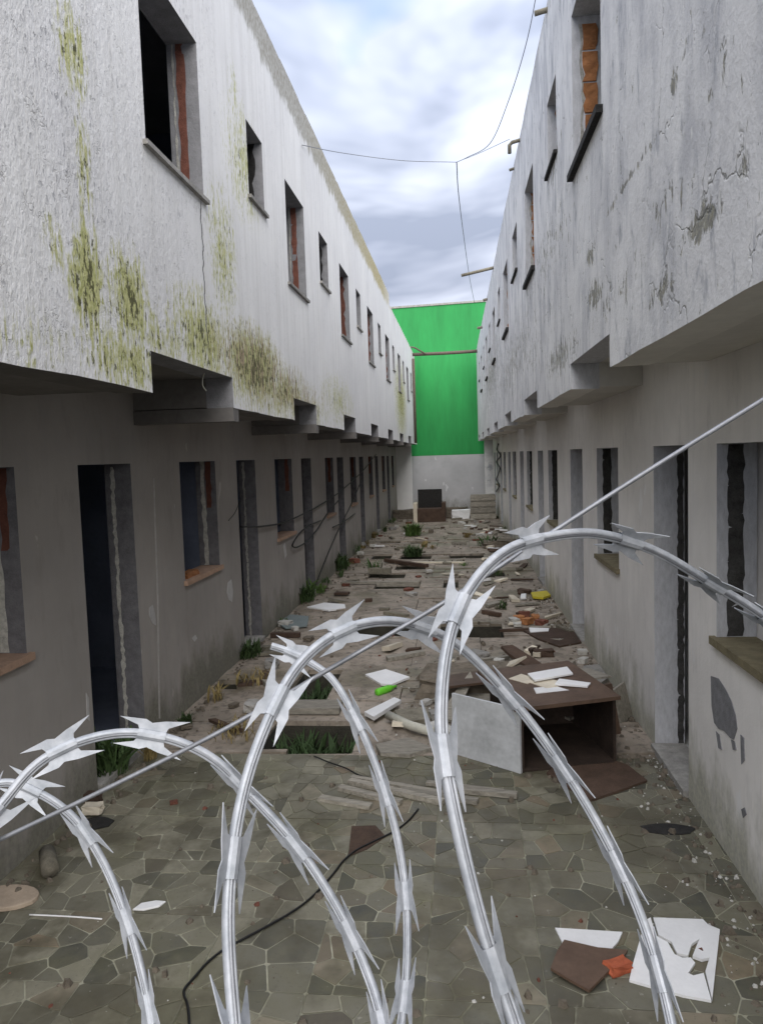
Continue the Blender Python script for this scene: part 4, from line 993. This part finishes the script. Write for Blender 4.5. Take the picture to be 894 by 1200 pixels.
def loop(ctrl, barbs, seam=20):
    """ctrl: points (x, y, depth) along the strand; barbs: where the blades sit and how far each is rolled"""
    P = [c if isinstance(c, Vector) else gd_(*c) for c in ctrl]
    pts = spline(P, 14); o = coil.location
    K = 14; vs = []; fs = []; n = len(pts); frames = []
    def frame(i, deg):
        t = (pts[min(i+1, n-1)]-pts[max(i-1, 0)]).normalized()
        rad = t.cross((pts[i]-CAM).normalized()).normalized(); nr = t.cross(rad).normalized(); a = R(deg)
        r1 = rad*cos(a)+nr*sin(a); return t, r1, t.cross(r1)
    for i, p in enumerate(pts):
        t, r1, n1 = frame(i, seam)
        for k in range(K):                              # folded strip with an open seam
            an = 2*pi*k/K; rr = SR*(1.0 if k not in (0, 1, K-1) else (.35 if k == 0 else .92))
            vs.append(p-o+r1*(rr*cos(an))+n1*(rr*sin(an)*.9))
    for i in range(n-1):
        for k in range(K):
            l = (k+1) % K; fs.append((i*K+k, i*K+l, (i+1)*K+l, (i+1)*K+k))
    fs.append(tuple(range(K))[::-1]); fs.append(tuple((n-1)*K+k for k in range(K)))
    lo = obj('wire_loop', mesh('wire_loop', vs, fs, None, True), M_STEEL, coil)
    tube_obj('core_wire', [p-o+frame(i, seam)[1]*SR*.55 for i, p in enumerate(pts)], SR*.33, M_DSTEEL, lo, 6)
    for (bx_, by_, deg, sc) in barbs:
        d0 = ray(bx_, by_).normalized()
        i = min(range(1, n-1), key=lambda q: (pts[q]-CAM).normalized().angle(d0))
        t, r1, n1 = frame(i, deg); p = pts[i]
        b = obj('barb', BARB, None, lo)
        b.matrix_local = Matrix(((t.x*sc, r1.x*sc, n1.x*sc, p.x-o.x), (t.y*sc, r1.y*sc, n1.y*sc, p.y-o.y), (t.z*sc, r1.z*sc, n1.z*sc, p.z-o.z), (0, 0, 0, 1)))
    return lo
def foot(x, y=.36): return Vector((x, y, 1.403))
# tall right-hand loop
loop([foot(.20, .30), (650, 1330, .40), (600, 1192, .42), (562, 1075, .43), (530, 940, .445), (517, 850, .465), (524, 760, .49), (548, 694, .515), (590, 648, .545), (640, 630, .58), (700, 626, .615), (765, 645, .645), (830, 682, .67), (894, 722, .69), (960, 775, .69), (1040, 900, .66), (1080, 1100, .58), foot(.46)],
     [(578, 1135, 56, 1), (517, 888, 54, 1), (541, 716, 8, .95), (622, 636, 5, .9), (737, 636, 30, 1), (833, 684, 52, 1), (905, 730, 54, 1), (620, 1260, 60, 1)], 118)
# middle loop
loop([foot(-.10, .30), (292, 1330, .42), (275, 1200, .45), (268, 1060, .475), (283, 940, .505), (312, 850, .535), (350, 780, .565), (398, 741, .59), (450, 728, .615), (500, 737, .64), (545, 763, .655), (604, 825, .66), (663, 905, .65), (718, 1000, .63), (758, 1095, .605), (787, 1205, .57), (805, 1330, .52), foot(.26)],
     [(268, 1005, 50, 1), (325, 825, 8, .95), (404, 740, 4, .9), (497, 738, 12, .95), (596, 815, 50, 1), (662, 897, 56, 1), (724, 1012, 58, 1), (776, 1140, 58, 1), (275, 1215, 54, 1)], 118)
# left loop
loop([foot(-.36, .32), (-95, 1250, .52), (-70, 1080, .55), (-30, 985, .58), (5, 940, .60), (45, 895, .62), (95, 869, .64), (150, 859, .655), (205, 868, .665), (252, 891, .67), (292, 930, .67), (348, 992, .66), (396, 1065, .645), (427, 1132, .63), (448, 1200, .60), (470, 1330, .55), foot(.02)],
     [(-12, 962, 15, 1), (74, 880, 0, .95), (178, 862, 8, .95), (285, 920, 60, 1), (347, 990, 54, 1), (413, 1095, 56, 1), (450, 1205, 56, 1)], 118)
# small far-left loop
loop([foot(-.52), (-150, 1100, .70), (-70, 950, .74), (0, 918, .76), (45, 929, .765), (88, 960, .765), (122, 1012, .76), (148, 1075, .745), (165, 1135, .73), (178, 1200, .71), (195, 1330, .65), foot(-.17)],
     [(35, 926, 15, .95), (100, 976, 50, 1), (150, 1078, 58, 1), (174, 1185, 58, 1)], 118)
# inner loop behind the middle one, its end cut off
loop([(318, 757, .85), (334, 762, .85), (356, 772, .84), (390, 797, .83), (420, 848, .81), (447, 915, .79), (465, 980, .77), (475, 1045, .745), (477, 1120, .715), (470, 1200, .68), (450, 1330, .60), foot(.06, .40)],
     [(345, 766, 10, .95), (417, 842, 50, 1), (452, 930, 56, 1), (475, 1050, 50, 1), (474, 1170, 50, 1)], 118)
# tension wire
pts = [gd_(x, y, d) for x, y, d in [(-120, 1040, .60), (0, 984, .60), (140, 917, .60), (270, 851, .60), (400, 776, .60), (520, 706, .598), (620, 641, .598), (760, 551, .60), (894, 468, .61), (1010, 395, .62)]]
tw = tube_obj('tension_wire', spline(pts, 8), .0019, M_DSTEEL, seg=8); tag(tw, 'thin straight steel wire running diagonally through the razor coil', 'wire')
